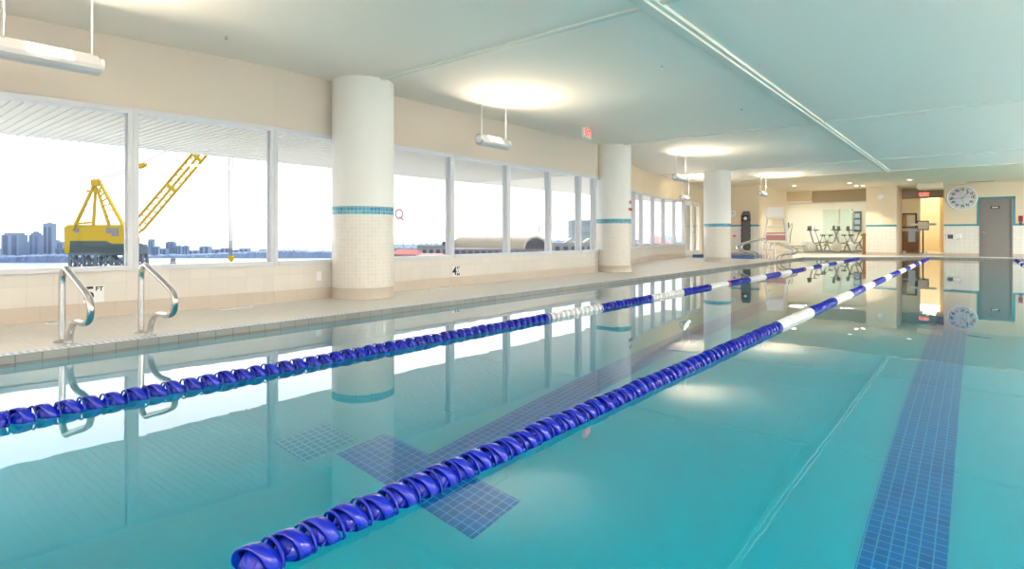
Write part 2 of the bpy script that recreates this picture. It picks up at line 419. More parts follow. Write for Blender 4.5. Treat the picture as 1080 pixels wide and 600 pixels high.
def glazed_run(pts, seams_list=None, up=M['beige'], side='left', low=M['lowtile']):
    for A, B in zip(pts, pts[1:]):
        wall_seg('wall_' + side, A, B, 0.0, SILL, 0.2, low, ext=0.0)
        wall_seg('wall_' + side, A, B, HEAD, CEIL + .1, 0.2, up, ext=0.0)
        wall_seg('baseboard_' + side, A, B, DECK, DECK + .15, 0.02, M['basetile'], off=-0.012)
glazed_run(LW)
for a, b in zip(seams, seams[1:]): win_bay((lw_x(a), a), (lw_x(b), b))
LW2 = [(-6.7, 11.16), (-7.05, 12.6), (-7.64, 14.4), (-8.2, 16.5), (-8.55, 18.9), (-8.8, 21.3)]
glazed_run(LW2, up=M['far_beige'])
for A, B in zip(LW2, LW2[1:]):
    A = Vector(A); B = Vector(B); nn = 2 if (B - A).length > 1.6 else 1
    for k in range(nn): win_bay(A.lerp(B, k / nn), A.lerp(B, (k + 1) / nn))
# glazed double door at the far end of the window wall
A, B = Vector((-8.8, 21.3)), Vector((-9.0, 24.5))
wall_seg('wall_left', A, B, HEAD, CEIL + .1, 0.2, M['far_beige'])
rz = math.atan2(B.y - A.y, B.x - A.x)
for k in range(2):
    q = MB(); x0, x1 = .05 + k * .95, .95 + k * .95
    q.box(x0, x0 + .12, 0, .06, DECK, HEAD - .03); q.box(x1 - .12, x1, 0, .06, DECK, HEAD - .03)
    q.box(x0, x1, 0, .06, DECK, DECK + .25); q.box(x0, x1, 0, .06, HEAD - .15, HEAD - .03)
    o = q.build('door_%d' % (k + 1), M['white']); o.location = (A.x, A.y, 0); o.rotation_euler = (0, 0, rz); struct(o)
    g = MB(); g.box(x0 + .1, x1 - .1, .025, .035, DECK + .2, HEAD - .1); g.build('pane', M['glass'], o)
    h = MB(); hx = x1 - .06 if k == 0 else x0 + .06
    h.tube([(hx, -.01, 1.0), (hx, -.05, 1.0), (hx, -.05, 1.25), (hx, -.01, 1.25)], .01, 8); h.build('door_handle', M['steel'], o)
wall_seg('wall_left', A.lerp(B, .62), B, 0, HEAD, 0.2, M['far_beige'])

# ceiling with joint beams
q = MB(); q.box(-10.4, RX + .2, BY - .2, 21.7, CEIL, CEIL + .15); struct(q.build('ceiling', M['ceiling'], weld=False))
q = MB(); q.box(-10.4, RX + .2, 21.7, 36, CEIL - .02, CEIL + .15); struct(q.build('ceiling', M['far_beige'], weld=False))
BX = -2.27
COLS = [(-6.5, 4.76), (-6.6, 11.8), (-6.5, 18.35)]
q = MB(); q.box(BX - .09, BX + .09, BY, 21.6, CEIL - .035, CEIL); q.box(BX - .045, BX + .045, BY, 21.6, CEIL - .06, CEIL - .03)
struct(q.build('trim_3', M['beam'], weld=False))
for k, y in enumerate([-2.1, 4.76, 11.65, 18.3]):
    q = MB(); q.box(-6.7 if y < 12 else -8.6, BX - .09, y - .035, y + .035, CEIL - .022, CEIL)
    q.box(BX + .09, RX, y - .035, y + .035, CEIL - .022, CEIL)
    struct(q.build('trim_%d' % (4 + k), M['beam'], weld=False))

# right wall (out of the picture) and back wall
wall_seg('wall_right', (RX, CLOCK_Y + .2), (RX, BY), 0, SILL, 0.2, M['lowtile'])
wall_seg('wall_right', (RX, CLOCK_Y + .2), (RX, BY), HEAD + .3, 3.1, 0.2, M['far_beige'])
ys_ = [CLOCK_Y + .2 - k * (CLOCK_Y + .2 - BY) / 14 for k in range(15)]
for a, b in zip(ys_, ys_[1:]): win_bay((RX, a), (RX, b), head=HEAD + .3)  # unseen right hand windows, added to fill the room with daylight
wall_seg('baseboard_right', (RX, CLOCK_Y), (RX, BY), DECK, DECK + .15, 0.02, M['basetile'], off=-.012)
Bp = [(RX, BY), (-7.45, BY)]
A, B = Vector(Bp[0]), Vector(Bp[1])
def back_run():
    wall_seg('wall_back', (RX, BY), (-7.45, BY), 0, SILL, .2, M['lowtile'])
    wall_seg('wall_back', (RX, BY), (-7.45, BY), HEAD, 3.06, .2, M['beige'])
    xs = [RX - i * (RX + 7.45) / 8 for i in range(9)]
    for a, b in zip(xs, xs[1:]): win_bay((a, BY), (b, BY))  # windows behind the camera, added to let in more daylight
A_ = Vector((-7.45, BY)); B_ = Vector((RX, BY))
back_run()

# outside canopy over the window wall
q = MB(); outl = [(-10.35, -5.5), (-7.66, -5.5), (-7.27, 1.1), (-6.93, 3.6), (-6.91, 11.2), (-7.27, 12.6), (-7.86, 14.4), (-8.42, 16.5), (-8.78, 18.9), (-9.02, 21.3), (-9.02, 23), (-10.35, 23)]
nn = len(outl); q.raw([(x, y, HEAD + .05) for x, y in outl] + [(x, y, HEAD + .4) for x, y in outl], [tuple(reversed(range(nn))), tuple(range(nn, 2 * nn))] + [(k, (k + 1) % nn, nn + (k + 1) % nn, nn + k) for k in range(nn)])
y = -5.4
while y < 11.0:
    q.box(-10.33, lw_x(y) - .24, y, y + .02, HEAD + .037, HEAD + .05); y += .10
can = q.build('canopy', M['soffit'], weld=False)
tag(can, 'white ribbed metal canopy projecting outside above the long window wall', 'canopy'); can['kind'] = 'structure'

# ------------------------------------------------------------------ columns
def column(x, y, label, r=0.41):
    c = empty('column', (x, y, DECK), 0, label, 'column', 'round columns along the window wall')
    q = MB(); q.lathe([(r, 1.21), (r, CEIL - DECK)], 64); q.build('shaft', M['white'], c)
    q = MB(); q.lathe([(r + .006, 1.11), (r + .006, 1.21), (r, 1.212)], 64, uvr=r); q.build('tile_band', M['band'], c)
    q = MB(); q.lathe([(r + .004, .15), (r + .004, 1.11)], 64, uvr=r); q.build('tiled_lower_half', M['mosaic'], c)
    q = MB(); q.lathe([(r + .012, 0.0), (r + .012, .148), (r + .004, .15)], 64, uvr=r); q.build('base_ring', M['basetile'], c)
    return c
column(*COLS[0], 'large round white column nearest the hand rails, cream mosaic below a blue tile band')
column(*COLS[1], 'middle round white column with a red lettered notice on its side')
column(*COLS[2], 'farthest round white column in front of the glazed doors')

# ------------------------------------------------------------------ far end of the hall
def flat_wall(name, x0, x1, y, z0, z1, m, t=.2):
    q = MB(); q.box(x0, x1, y, y + t, z0, z1); return struct(q.build(name, m, weld=False))
def side_wall(name, x, y0, y1, z0, z1, m, t=.15):
    q = MB(); q.box(x, x + t, y0, y1, z0, z1); return struct(q.build(name, m, weld=False))
BAND0, BAND1 = 1.27, 1.345
def tiled_far(x0, x1, y, band=True):
    flat_wall('wall_far', x0, x1, y, DECK, BAND0, M['whitetile'])
    flat_wall('wall_far', x0, x1, y, BAND1, 3.05, M['far_beige'])
    flat_wall('trim_8', x0, x1, y - .008, BAND0, BAND1, M['bandpaint'])
    flat_wall('baseboard_far', x0, x1, y - .012, DECK, DECK + .14, M['basetile'], .02)
cx0 = on_wall_y(995.5, CLOCK_Y)
dx0, dx1 = on_wall_y(1034.5, CLOCK_Y), on_wall_y(1066.5, CLOCK_Y)
DTOP = CZ + (HOR - 212) / F * (CLOCK_Y * .79)
tiled_far(cx0, dx0 - .05, CLOCK_Y)
tiled_far(dx1 + .05, RX + .2, CLOCK_Y)
flat_wall('wall_far', dx0 - .05, dx1 + .05, CLOCK_Y, DTOP + .05, 3.05, M['far_beige'])
q = MB()      # blue tile surround of the door
for a, b, c, d in [(dx0 - .12, dx0 - .05, BAND0, DTOP + .12), (dx1 + .05, dx1 + .12, BAND0, DTOP + .12), (dx0 - .12, dx1 + .12, DTOP + .05, DTOP + .12)]:
    q.box(a, b, CLOCK_Y - .012, CLOCK_Y, c, d)
struct(q.build('trim_9', M['bandpaint'], weld=False))
q = MB(); q.box(dx0, dx1, CLOCK_Y + .03, CLOCK_Y + .075, DECK + .01, DTOP)
dr = struct(q.build('door_3', M['grey_door'], bevel=.004))
q = MB(); q.box(dx0 - .05, dx0, CLOCK_Y - .02, CLOCK_Y + .1, DECK, DTOP + .05); q.box(dx1, dx1 + .05, CLOCK_Y - .02, CLOCK_Y + .1, DECK, DTOP + .05)
q.box(dx0, dx1, CLOCK_Y - .02, CLOCK_Y + .1, DTOP, DTOP + .05); q.build('door_frame', M['grey_door'], dr)
q = MB(); q.lathe([(0, 0), (.035, 0), (.035, .012), (0, .012)], 20, axis='Y', o=(dx0 + .09, CLOCK_Y + .016, 1.02))
q.tube([(dx0 + .09, CLOCK_Y + .02, 1.02), (dx0 + .09, CLOCK_Y - .03, 1.02), (dx0 + .2, CLOCK_Y - .03, 1.02)], .012, 8); q.build('door_handle', M['steel'], dr)
mx_ = (dx0 + dx1) / 2 - .02
q = MB(); q.box(mx_ - .13, mx_ + .13, CLOCK_Y + .018, CLOCK_Y + .03, 1.93, 2.03)
s_ = q.build('door_sign', M['black'], dr)
q = MB()
for i in range(4): q.box(mx_ - .09 + i * .048, mx_ - .055 + i * .048, CLOCK_Y + .014, CLOCK_Y + .018, 1.955, 2.005)
q.build('lettering', M['white'], s_)

# pace clock
ck = empty('pace_clock', (on_wall_y(1014.8, CLOCK_Y - .08), CLOCK_Y, CZ + (HOR - 209) / F * 22.8), 0,
           'big round pace clock with coloured hands left of the grey door', 'clock')
R = .49
q = MB(); q.lathe([(0, 0), (R, 0), (R, -.05), (R - .03, -.07), (R - .045, -.055)], 64, axis='Y'); q.build('case', M['pwhite'], ck)
q = MB(); q.lathe([(0, -.052), (R - .045, -.052)], 64, axis='Y')
facem = mat('clock_face_grey_white', (0.66, 0.70, 0.76), 0.3)
fc = q.build('clock_face', facem, ck)
q = MB()
for i in range(60):
    a = 2 * PI * i / 60; r0 = .40 if i % 5 else .385
    q.bar((r0 * math.sin(a), -.054, r0 * math.cos(a)), (.425 * math.sin(a), -.054, .425 * math.cos(a)), .006 if i % 5 else .012, .002, up=(0, 1, 0))
q.build('minute_marks', M['black'], fc, weld=False)['kind'] = 'stuff'
for i in range(12):
    q = MB(); a = 2 * PI * i / 12; text_into(q, str(60 if i == 0 else i * 5), .115, (.32 * math.sin(a), -.054, .32 * math.cos(a)), (1, 0, 0), (0, 0, 1), bold=.004)
    q.build('numeral', M['black'], fc, weld=False)
def hand(nm, ang, L, col, tail=.06):
    q = MB(); a = math.radians(ang); s, c = math.sin(a), math.cos(a)
    q.bar((-s * tail, -.062, -c * tail), (s * L, -.062, c * L), .012, .003, up=(0, 1, 0))
    q.bar((s * (L - .09), -.062, c * (L - .09)), (s * L, -.062, c * L), .035, .004, up=(0, 1, 0))
    q.build(nm, col, ck, weld=False)['label'] = nm.replace('_', ' ')
hand('black_hand', 42, .30, M['black'])
hand('red_hand', 78, .41, mat('red_hand_paint', (.75, .05, .05), .4))
hand('green_hand', 170, .40, mat('green_hand_paint', (.05, .5, .2), .4))
hand('blue_hand', 262, .41, mat('blue_hand_paint', (.03, .2, .55), .4))
hand('yellow_hand', 346, .36, mat('yellow_hand_paint', (.75, .5, .05), .4))
q = MB(); q.tube([(-.04, -.02, R - .01), (-.03, -.02, R + .04), (.03, -.02, R + .04), (.04, -.02, R - .01)], .008, 8); q.build('hanger', M['steel'], ck)

# steel wall dispenser, fire alarm
dxx = on_wall_y(1006, CLOCK_Y); zz = CZ + (HOR - 249.8) / F * 22.8
dp = empty('paper_dispenser', (dxx, CLOCK_Y, zz - .1), 0, 'stainless steel dispenser box set in the white tiles below the round clock', 'dispenser')
q = MB(); q.box(-.24, .24, -.06, 0, 0, .22); q.build('housing', M['steel'], dp, bevel=.008)
q = MB(); q.box(-.2, -.02, -.066, -.06, .03, .19); q.build('opening', M['darkgrey'], dp)
q = MB(); q.box(.03, .2, -.064, -.06, .04, .18); q.build('cover_plate', M['white'], dp)
axx = on_wall_y(1076.5, CLOCK_Y)
fa = empty('fire_alarm', (axx, CLOCK_Y, 1.36), 0, 'small dark red fire alarm on the far wall right of the grey door', 'alarm')
mr = mat('alarm_red', (.28, .02, .02), .4)
q = MB(); q.box(-.06, .06, -.05, 0, .05, .28); q.build('alarm_box', mr, fa, bevel=.006)
q = MB(); q.box(-.04, .04, -.03, 0, -.08, .04); q.build('pull_station', M['darkgrey'], fa, bevel=.004)

# pier between gym and hall
px0, px1 = on_wall_y(913.5, PIER_Y), on_wall_y(945.5, PIER_Y)
tiled_far(px0, px1, PIER_Y)
side_wall('wall_gym_side', px0, PIER_Y + .2, 36, DECK, 3.05, M['far_beige'])
side_wall('wall_hall_left', px1 - .15, PIER_Y + .2, HALL_Y + .1, DECK, 3.05, M['far_beige'])
side_wall('wall_hall_left', px1 - .98, HALL_Y + .1, 40, DECK, 3.05, M['far_beige'])
flat_wall('wall_hall_left', px1 - .98, px1 - .15, HALL_Y + .0, DECK, 3.05, M['far_beige'], .1)
side_wall('wall_hall_right', cx0, CLOCK_Y + .2, 40, DECK, 3.05, M['far_beige'])
q = MB(); xx = on_wall_y(928.5, PIER_Y); q.lathe([(0, -.04), (.1, -.035), (.13, -.015), (.135, 0)], 28, axis='Y', o=(xx, PIER_Y, CZ + 44 / F * 22.6))
tag(q.build('wall_speaker', M['pwhite']), 'round white speaker high on the tiled pier between gym glass and hall', 'speaker')
q = MB(); q.box(xx - .05, xx + .05, PIER_Y - .03, PIER_Y, CZ + 13.0 / F * 22.6, CZ + 17 / F * 22.6)
tag(q.build('thermostat', M['pwhite'], bevel=.006), 'small white control box just above the blue band of the pier', 'thermostat')

# floor and walls of the hall beyond the glass
q = MB(); q.box(-10.2, RX, 29.4, 41, -.2, DECK - .004); struct(q.build('floor', mat('hall_floor', (.55, .42, .25), .35), weld=False))
hallm = mat('hall_yellow_paint', (0.85, 0.66, 0.34), .7)
flat_wall('wall_hall_end', px1 - 1.0, cx0 + .2, 40, DECK, 3.05, hallm)
HT = CZ + 39.5 / F * (HALL_Y * .818)
flat_wall('wall_hall_header', px1, cx0, HALL_Y, HT, 3.05, mat('taupe_paint', (.42, .36, .28), .8))
def panel_light(x, y, w, d, z, s=6, col=(1, .93, .8)):
    p = empty('ceiling_light', (x, y, z), 0)
    q = MB(); q.box(-w / 2 - .03, w / 2 + .03, -d / 2 - .03, d / 2 + .03, -.01, .0); q.build('frame', M['white'], p)
    q = MB(); q.box(-w / 2, w / 2, -d / 2, d / 2, -.016, -.01); q.build('diffuser', emis_mat('ceiling_diffuser', col, s), p)
    return p
for y in (34.5, 36.2, 37.9):
    tag(panel_light(-1.9, y, .5, .9, CEIL - .02, 4, (1, .86, .55)), 'glowing ceiling panel in the yellow hallway behind the glass doors', 'ceiling light', 'hallway ceiling panels')
tag(panel_light(-2.55, 32.2, .5, .9, CEIL - .02, 5, (1, .90, .66)), 'added glowing ceiling panel above the reception desk behind the glass doors', 'ceiling light')  # extra panel added to brighten the dark desk area
# hall glass doors with white stripe
for k in range(2):
    g = MB(); w_ = (cx0 - px1) / 2; xa = px1 + k * w_
    g.box(xa + .01, xa + w_ - .01, HALL_Y + .02, HALL_Y + .03, DECK + .02, HT)
    gd = struct(g.build('door_%d' % (4 + k), M['glass'], weld=False))
    q = MB(); q.box(xa + .3, xa + w_ - .02 if k == 0 else xa + .25, HALL_Y + .012, HALL_Y + .019, 1.33, 1.42) if k == 0 else q.box(xa, xa + .45, HALL_Y + .012, HALL_Y + .019, 1.33, 1.42)
    q.build('glass_marking', M['white'], gd)
    q = MB(); q.box(xa + .01, xa + w_ - .01, HALL_Y, HALL_Y + .05, DECK, DECK + .05); q.box(xa + .02, xa + .14, HALL_Y, HALL_Y + .05, DECK + .05, DECK + .16)
    q.build('bottom_rail', M['steel'], gd)
# hallway inner pillars
for i, x_ in enumerate((-1.5, -1.25)):
    q = MB(); q.box(x_, x_ + .16, 35 + i * 2.0, 35.3 + i * 2.0, DECK, 3.0); struct(q.build('wall_hall_pillar', hallm, weld=False))
# reception desk, picture, notice board
dk = empty('reception_desk', (on_wall_y(958, 32.3), 32.3, DECK - .004), 0, 'orange-brown wooden reception desk in the hall behind the glass doors', 'desk')
q = MB(); q.box(-.42, .40, 0, .06, 0, 1.0); q.box(-.42, -.36, .06, .7, 0, 1.0); q.box(.34, .40, .06, .7, 0, 1.0); q.build('front_panel', M['wood'], dk, bevel=.004)
q = MB(); q.box(-.46, .44, -.05, .74, 1.0, 1.04); q.build('desk_top', M['wood'], dk, bevel=.006)
fx0, fx1 = on_wall_y(946.8, 33.4), on_wall_y(967, 33.4)
flat_wall('wall_hall_partition', px1 - .84, fx1 + .12, 33.52, DECK, 3.05, M['far_beige'], .12)
pf = empty('framed_picture', ((fx0 + fx1) / 2, 33.5, CZ + 16 / F * 27.3), 0, 'dark framed picture hanging above the reception desk', 'picture')
q = MB(); hw, hh = (fx1 - fx0) / 2, .36
for a in ((-hw, hw, hh - .07, hh), (-hw, hw, -hh, -hh + .07), (-hw, -hw + .07, -hh, hh), (hw - .07, hw, -hh, hh)): q.box(a[0], a[1], -.03, .02, a[2], a[3])
q.build('frame', mat('dark_frame_wood', (.07, .04, .025), .4), pf)
q = MB(); q.box(-hw + .05, -.04, -.01, .01, -hh + .05, hh - .05, 0); q.box(-.04, hw - .05, -.01, .01, -hh + .05, hh - .05, 1)
q.box(-hw + .08, -hw + .2, -.014, -.01, -.1, .2, 2); q.box(-hw + .22, -.1, -.014, -.01, -.2, .12, 3); q.box(-.0, hw - .09, -.014, -.01, -.22, .24, 4)
q.build('artwork', [mat('art_ground', (.3, .28, .2), .6), mat('art_mount', (.6, .5, .38), .6), mat('art_red', (.5, .05, .03), .6), mat('art_yellow', (.6, .45, .08), .6), mat('art_paper', (.75, .7, .6), .6)], pf, weld=False)
q = MB(); q.box(fx1 + .02, fx1 + .48, 33.2, 33.26, 1.15, 1.6); q.box(fx1 + .22, fx1 + .28, 33.21, 33.25, DECK, 1.15); q.box(fx1 + .08, fx1 + .42, 33.12, 33.36, DECK - .004, DECK + .02); nb = tag(q.build('notice_stand', M['darkgrey'], bevel=.01), 'small dark framed notice right of the reception desk', 'notice')
q = MB(); q.box(fx1 + .06, fx1 + .44, 33.19, 33.2, 1.2, 1.55); q.build('paper', M['white'], nb)
q = MB(); q.box(on_wall_y(958, HALL_Y), on_wall_y(965.5, HALL_Y), HALL_Y - .005, HALL_Y + .003, .62, 1.2); tag(q.build('poster', mat('pale_blue_paper', (.55, .58, .72), .6)), 'pale lilac poster taped on the hall glass door', 'poster')

# exit signs
def exit_sign(loc, rz, w, h, label):
    e = empty('exit_sign', loc, rz, label, 'sign', 'exit signs')
    q = MB(); q.box(-w / 2, w / 2, -.03, .03, -h, 0); q.build('sign_box', M['white'], e, bevel=.006)
    q = MB(); q.box(-.05, .05, -.03, .03, 0, .03); q.build('mount', M['white'], e)
    q = MB(); text_into(q, 'EXIT', h * .92, (0, -.033, -h * .5), (1, 0, 0), (0, 0, 1), bold=.006)
    q.build('lettering', emis_mat('red_exit_glow', (1.0, .10, .07), 1.1), e, weld=False)
    return e
exit_sign((-5.8, 9.35, CEIL - .03), math.radians(103), .36, .19, 'white exit sign with red letters hanging from the ceiling beside the middle column')
exit_sign((on_wall_y(974.6, HALL_Y - .1), HALL_Y - .06, CZ + 45.5 / F * 24.9), 0, .34, .2, 'red exit sign on the taupe header above the hall glass doors')
e2 = bpy.data.objects['exit_sign.001']

# duct box hanging in front of the hall opening
q = MB(); bx0, bx1 = on_wall_y(967, 27.5), on_wall_y(994, 27.5)
q.box(bx0, bx1, 27.5, 28.75, CZ + 51 / F * 21.9, CEIL - .022); tag(q.build('bulkhead_box', M['far_beige'], bevel=.01), 'cream boxed duct hanging from the ceiling left of the round clock', 'duct')

# gym behind glass
gx0, gx1 = -9.4, px0
GH = CZ + 33.0 / F * (GYM_Y * .955)
xm = on_wall_y(856.5, GYM_Y)
flat_wall('wall_gym_header', gx0 - .8, xm, GYM_Y - .35, GH + .08, 3.0, mat('sand_paint', (.70, .57, .40), .8))
flat_wall('wall_gym_header', xm, gx1, GYM_Y, GH, 3.0, mat('taupe_header', (.46, .38, .27), .8))
gymw = mat('gym_wall_paint', (.88, .86, .80), .8)
flat_wall('wall_gym_end', -10.4, gx1 + .2, 36, DECK - .01, 3.1, gymw)
side_wall('wall_gym_left', -10.35, 24.7, 36.2, DECK - .01, 3.1, gymw)
n_pan = 5
gs = [gx0 + (gx1 - gx0) * i / n_pan for i in range(n_pan + 1)]
for i in range(n_pan):
    WN[0] += 1
    q = MB(); q.box(gs[i] + .01, gs[i + 1] - .01, GYM_Y + .04, GYM_Y + .05, DECK + .04, GH)
    o = struct(q.build('window_%d' % WN[0], M['gymglass'], weld=False))
    q = MB(); q.box(gs[i], gs[i + 1], GYM_Y, GYM_Y + .08, DECK, DECK + .05); q.box(gs[i], gs[i + 1], GYM_Y, GYM_Y + .08, GH - .05, GH)
    q.build('rail', M['frame'], o)
# gym back wall panels: mirrors and window
for i, (a, b, m_) in enumerate([(868, 885, glass_mat('mirror_green', (.75, .9, .85), .25)), (887, 899, glass_mat('mirror_green', (.75, .9, .85), .25))]):
    q = MB(); xa, xb = on_wall_y(a, 35.9), on_wall_y(b, 35.9)
    q.box(xa, xb, 35.88, 35.95, .5, 2.35)
    o = tag(q.build('wall_mirror', mat('pale_green_glass', (.62, .74, .68), .12)), ('wide' if i == 0 else 'narrow') + ' pale green mirror panel on the gym back wall', 'mirror')
q = MB(); xa, xb = on_wall_y(900.5, 35.8), on_wall_y(908, 35.8); q.box(xa, xb, 35.8, 35.95, 1.1, 2.2)
o = tag(q.build('shelf_unit', M['darkgrey']), 'dark shelving unit at the right end of the gym', 'shelf')
for k in range(3):
    q = MB(); q.box(xa + .04, xb - .04, 35.77, 35.8, 1.17 + k * .34, 1.41 + k * .34); q.build('shelf_bay', mat('pale_blue_bay', (.35, .5, .6), .4), o)
for i, (x_, y_) in enumerate([(-7.6, 31.0), (-5.4, 31.0), (-7.6, 33.8), (-5.4, 33.8), (-9.4, 31.0)]):
    tag(panel_light(x_, y_, .6, 1.2, CEIL - .02, 11, (1, .95, .88)), 'bright ceiling panel over the gym machines behind the glass', 'ceiling light', 'gym ceiling panels')
q = MB(); xa = on_wall_y(911.5, GYM_Y - .1); q.box(xa - .06, xa + .05, GYM_Y - .12, GYM_Y - .02, DECK, 1.0)
tag(q.build('timber_post', M['wood'], bevel=.004), 'short orange-brown timber post at the right end of the gym glass', 'post')

# left stub wall with the spine board, pier beside gym
FLY = 24.5
fx = on_wall_y(800.5, FLY)
tiled_far(-9.2, fx, FLY)
side_wall('wall_far_return', fx - .2, FLY + .2, GYM_Y - .15, DECK, 3.05, M['far_beige'], .2)
bxx = on_wall_y(787.3, FLY)
sb = empty('rescue_board', (bxx, FLY - .03, DECK + .12), 0, 'tall dark grey rescue board with red edge on the far left wall', 'rescue board')
q = MB(); w_ = .17; H = 1.72
q.prism([(-w_ * .6, 0), (w_ * .6, 0), (w_, .15), (w_, H - .12), (w_ * .7, H), (-w_ * .7, H), (-w_, H - .12), (-w_, .15)], -.05, 0)
q.build('board', mat('board_grey', (.10, .11, .12), .5), sb, bevel=.006)
q = MB(); q.box(-w_ - .03, -w_ + .005, -.045, -.005, .15, H - .15); q.build('red_edge', M['red'], sb)
for k in range(6):
    for s in (-1, 1):
        q = MB(); q.box(s * w_ - .02, s * w_ + .02, -.06, -.05, .22 + k * .22, .30 + k * .22); q.build('hand_hold', M['black'], sb)
q = MB(); q.box(-.12, .12, -.12, -.052, H - .42, H - .16); q.build('head_block', M['black'], sb, bevel=.02)
q = MB(); q.lathe([(0, -.13), (.06, -.13), (.07, -.12)], 24, axis='Y', o=(0, 0, H - .3)); q.build('white_badge', M['pwhite'], sb)
# wall clock partly behind the far column
q = MB(); xx = on_wall_y(772.5, FLY); q.lathe([(0, -.03), (.1, -.03), (.13, -.035), (.14, 0)], 32, axis='Y', o=(xx, FLY, CZ + 23.5 / F * 23.4))
o = tag(q.build('wall_clock', M['pwhite']), 'small round white wall clock beside the farthest column', 'clock')
q = MB(); q.bar((xx, FLY - .037, CZ + .91), (xx + .05, FLY - .037, CZ + .96), .008); q.bar((xx, FLY - .037, CZ + .91), (xx, FLY - .037, CZ + 1.0), .008); q.build('hands', M['black'], o)
q = MB(); q.box(on_wall_y(773.5, FLY), on_wall_y(775.8, FLY), FLY - .04, FLY, CZ - .05, CZ + .03); tag(q.build('call_button', mat('bright_red', (.7, .05, .04), .4)), 'tiny red call button below the blue band beside the farthest column', 'button')

# lifeguard chair
lx = on_wall_y(818, 23.3)
lc = empty('lifeguard_chair', (lx, 23.3, DECK), math.radians(18), 'tall white lifeguard chair at the far left corner of the pool', 'lifeguard chair')
HH = 1.45
for sx in (-1, 1):
    for sy in (-1, 1):
        q = MB(); q.tube([(sx * .52, sy * .5, 0), (sx * .27, sy * .22, HH)], .03, 10); q.build('leg', M['pwhite'], lc)
for k in range(4):
    q = MB(); t = .2 + k * .2; w = .52 - .25 * t; d = .5 - .28 * t; q.tube([(-w, -d, HH * t), (w, -d, HH * t)], .026, 8); q.build('rung', M['pwhite'], lc)
q = MB(); q.box(-.32, .32, -.26, .26, HH, HH + .05); q.build('seat', M['pwhite'], lc, bevel=.01)
q = MB(); q.box(-.3, .3, .2, .25, HH + .1, HH + .48); q.build('backrest', M['pwhite'], lc, bevel=.02)
for sx in (-1, 1):
    q = MB(); q.tube([(sx * .32, .22, HH + .05), (sx * .32, .22, HH + .28), (sx * .32, -.24, HH + .25), (sx * .32, -.26, HH + .03)], .018, 8); q.build('armrest', M['pwhite'], lc)
q = MB(); q.box(-.2, .2, -.62, -.34, .45, .5); q.build('foot_rest', M['pwhite'], lc)
q = MB(); q.box(-.36, .36, .24, .26, .65, .95); q.build('sign_panel', mat('faded_red', (.6, .25, .25), .5), lc)

# spa with blue tiled kerb
spa = empty('spa_pool', (-7.35, 21.9, DECK), 0, 'low spa pool with a dark blue tiled kerb behind the farthest column', 'spa')
q = MB(); a, b, h = 1.1, .7, .11
spat = tile('navy_spa_tile', (.03, .08, .30), (.04, .12, .38), (.2, .3, .5), .05, .05, .003, .2)
for x0_, x1_, y0_, y1_ in ((-a, a, -b, -b + .2), (-a, a, b - .2, b), (-a, -a + .2, -b + .2, b - .2), (a - .2, a, -b + .2, b - .2)):
    q.box(x0_, x1_, y0_, y1_, 0, h)
q.build('kerb', spat, spa)
q = MB(); q.box(-a + .2, a - .2, -b + .2, b - .2, 0, .06); q.build('spa_water', mat('spa_water_surface', (.2, .55, .62), .05), spa)

# ------------------------------------------------------------------ grab rails
def smooth(pts, n=6):
    pts = [Vector(p) for p in pts]; out = []
    P = [pts[0]] + pts + [pts[-1]]
    for i in range(1, len(P) - 2):
        for k in range(n):
            t = k / n; p0, p1, p2, p3 = P[i - 1], P[i], P[i + 1], P[i + 2]
            out.append(0.5 * ((2 * p1) + (-p0 + p2) * t + (2 * p0 - 5 * p1 + 4 * p2 - p3) * t * t + (-p0 + 3 * p1 - 3 * p2 + p3) * t ** 3))
    out.append(pts[-1]); return out
def grab_rail(loc, rz, label, r=.0235, cat='grab rail', group=None):
    g = empty('grab_rail', loc, rz, label, cat, group)
    pts = [(0, 0, 0), (0, 0, .2), (0, 0, .42), (.004, 0, .50), (.03, 0, .565), (.09, 0, .597), (.15, 0, .592), (.21, 0, .567), (.42, 0, .50), (.63, 0, .425),
           (.70, 0, .385), (.725, 0, .32), (.70, 0, .25), (.63, 0, .212), (.54, 0, .20), (.46, 0, .20), (.385, 0, .193), (.30, 0, .165), (.235, 0, .105), (.212, 0, .05), (.21, 0, 0)]
    q = MB(); q.tube(smooth(pts, 5), r, 16); q.build('tube', M['steel'], g)
    for x_ in (0, .21):
        q = MB(); q.lathe([(0, .012), (r, .012), (.05, .01), (.058, 0)], 28, o=(x_, 0, 0)); q.build('floor_flange', M['steel'], g)
    return g
g1 = grab_rail((-5.56, 1.245, DECK + .004), 0, 'polished steel grab rail nearest the camera in front of the depth marking', group='pool side grab rails')
g1.scale = (1, 1, .96)
def rail_copy(loc, rz, label, group='pool side grab rails', s=1):
    c = copy_tree(g1); c.location = loc; c.rotation_euler = (0, 0, rz); c['label'] = label; c['group'] = group; c.scale = (s, s, s * .96); return c
rail_copy((-5.56, 1.79, DECK + .004), 0, 'polished steel grab rail second from the camera, below the yellow crane boom')
rail_copy((-5.52, 20.6, DECK + .004), 0, 'far steel grab rail standing nearer than the lifeguard chair, first of its pair', 'far grab rails')
rail_copy((-5.52, 21.2, DECK + .004), 0, 'far steel grab rail right beside the lifeguard chair, second of its pair', 'far grab rails')
rail_copy((-6.0, 21.5, DECK + .004), PI, 'steel rail leaning over the spa kerb, nearer one', 'spa hand rails', 1.25)
rail_copy((-6.0, 22.1, DECK + .004), PI, 'steel rail leaning over the spa kerb, farther one', 'spa hand rails', 1.25)

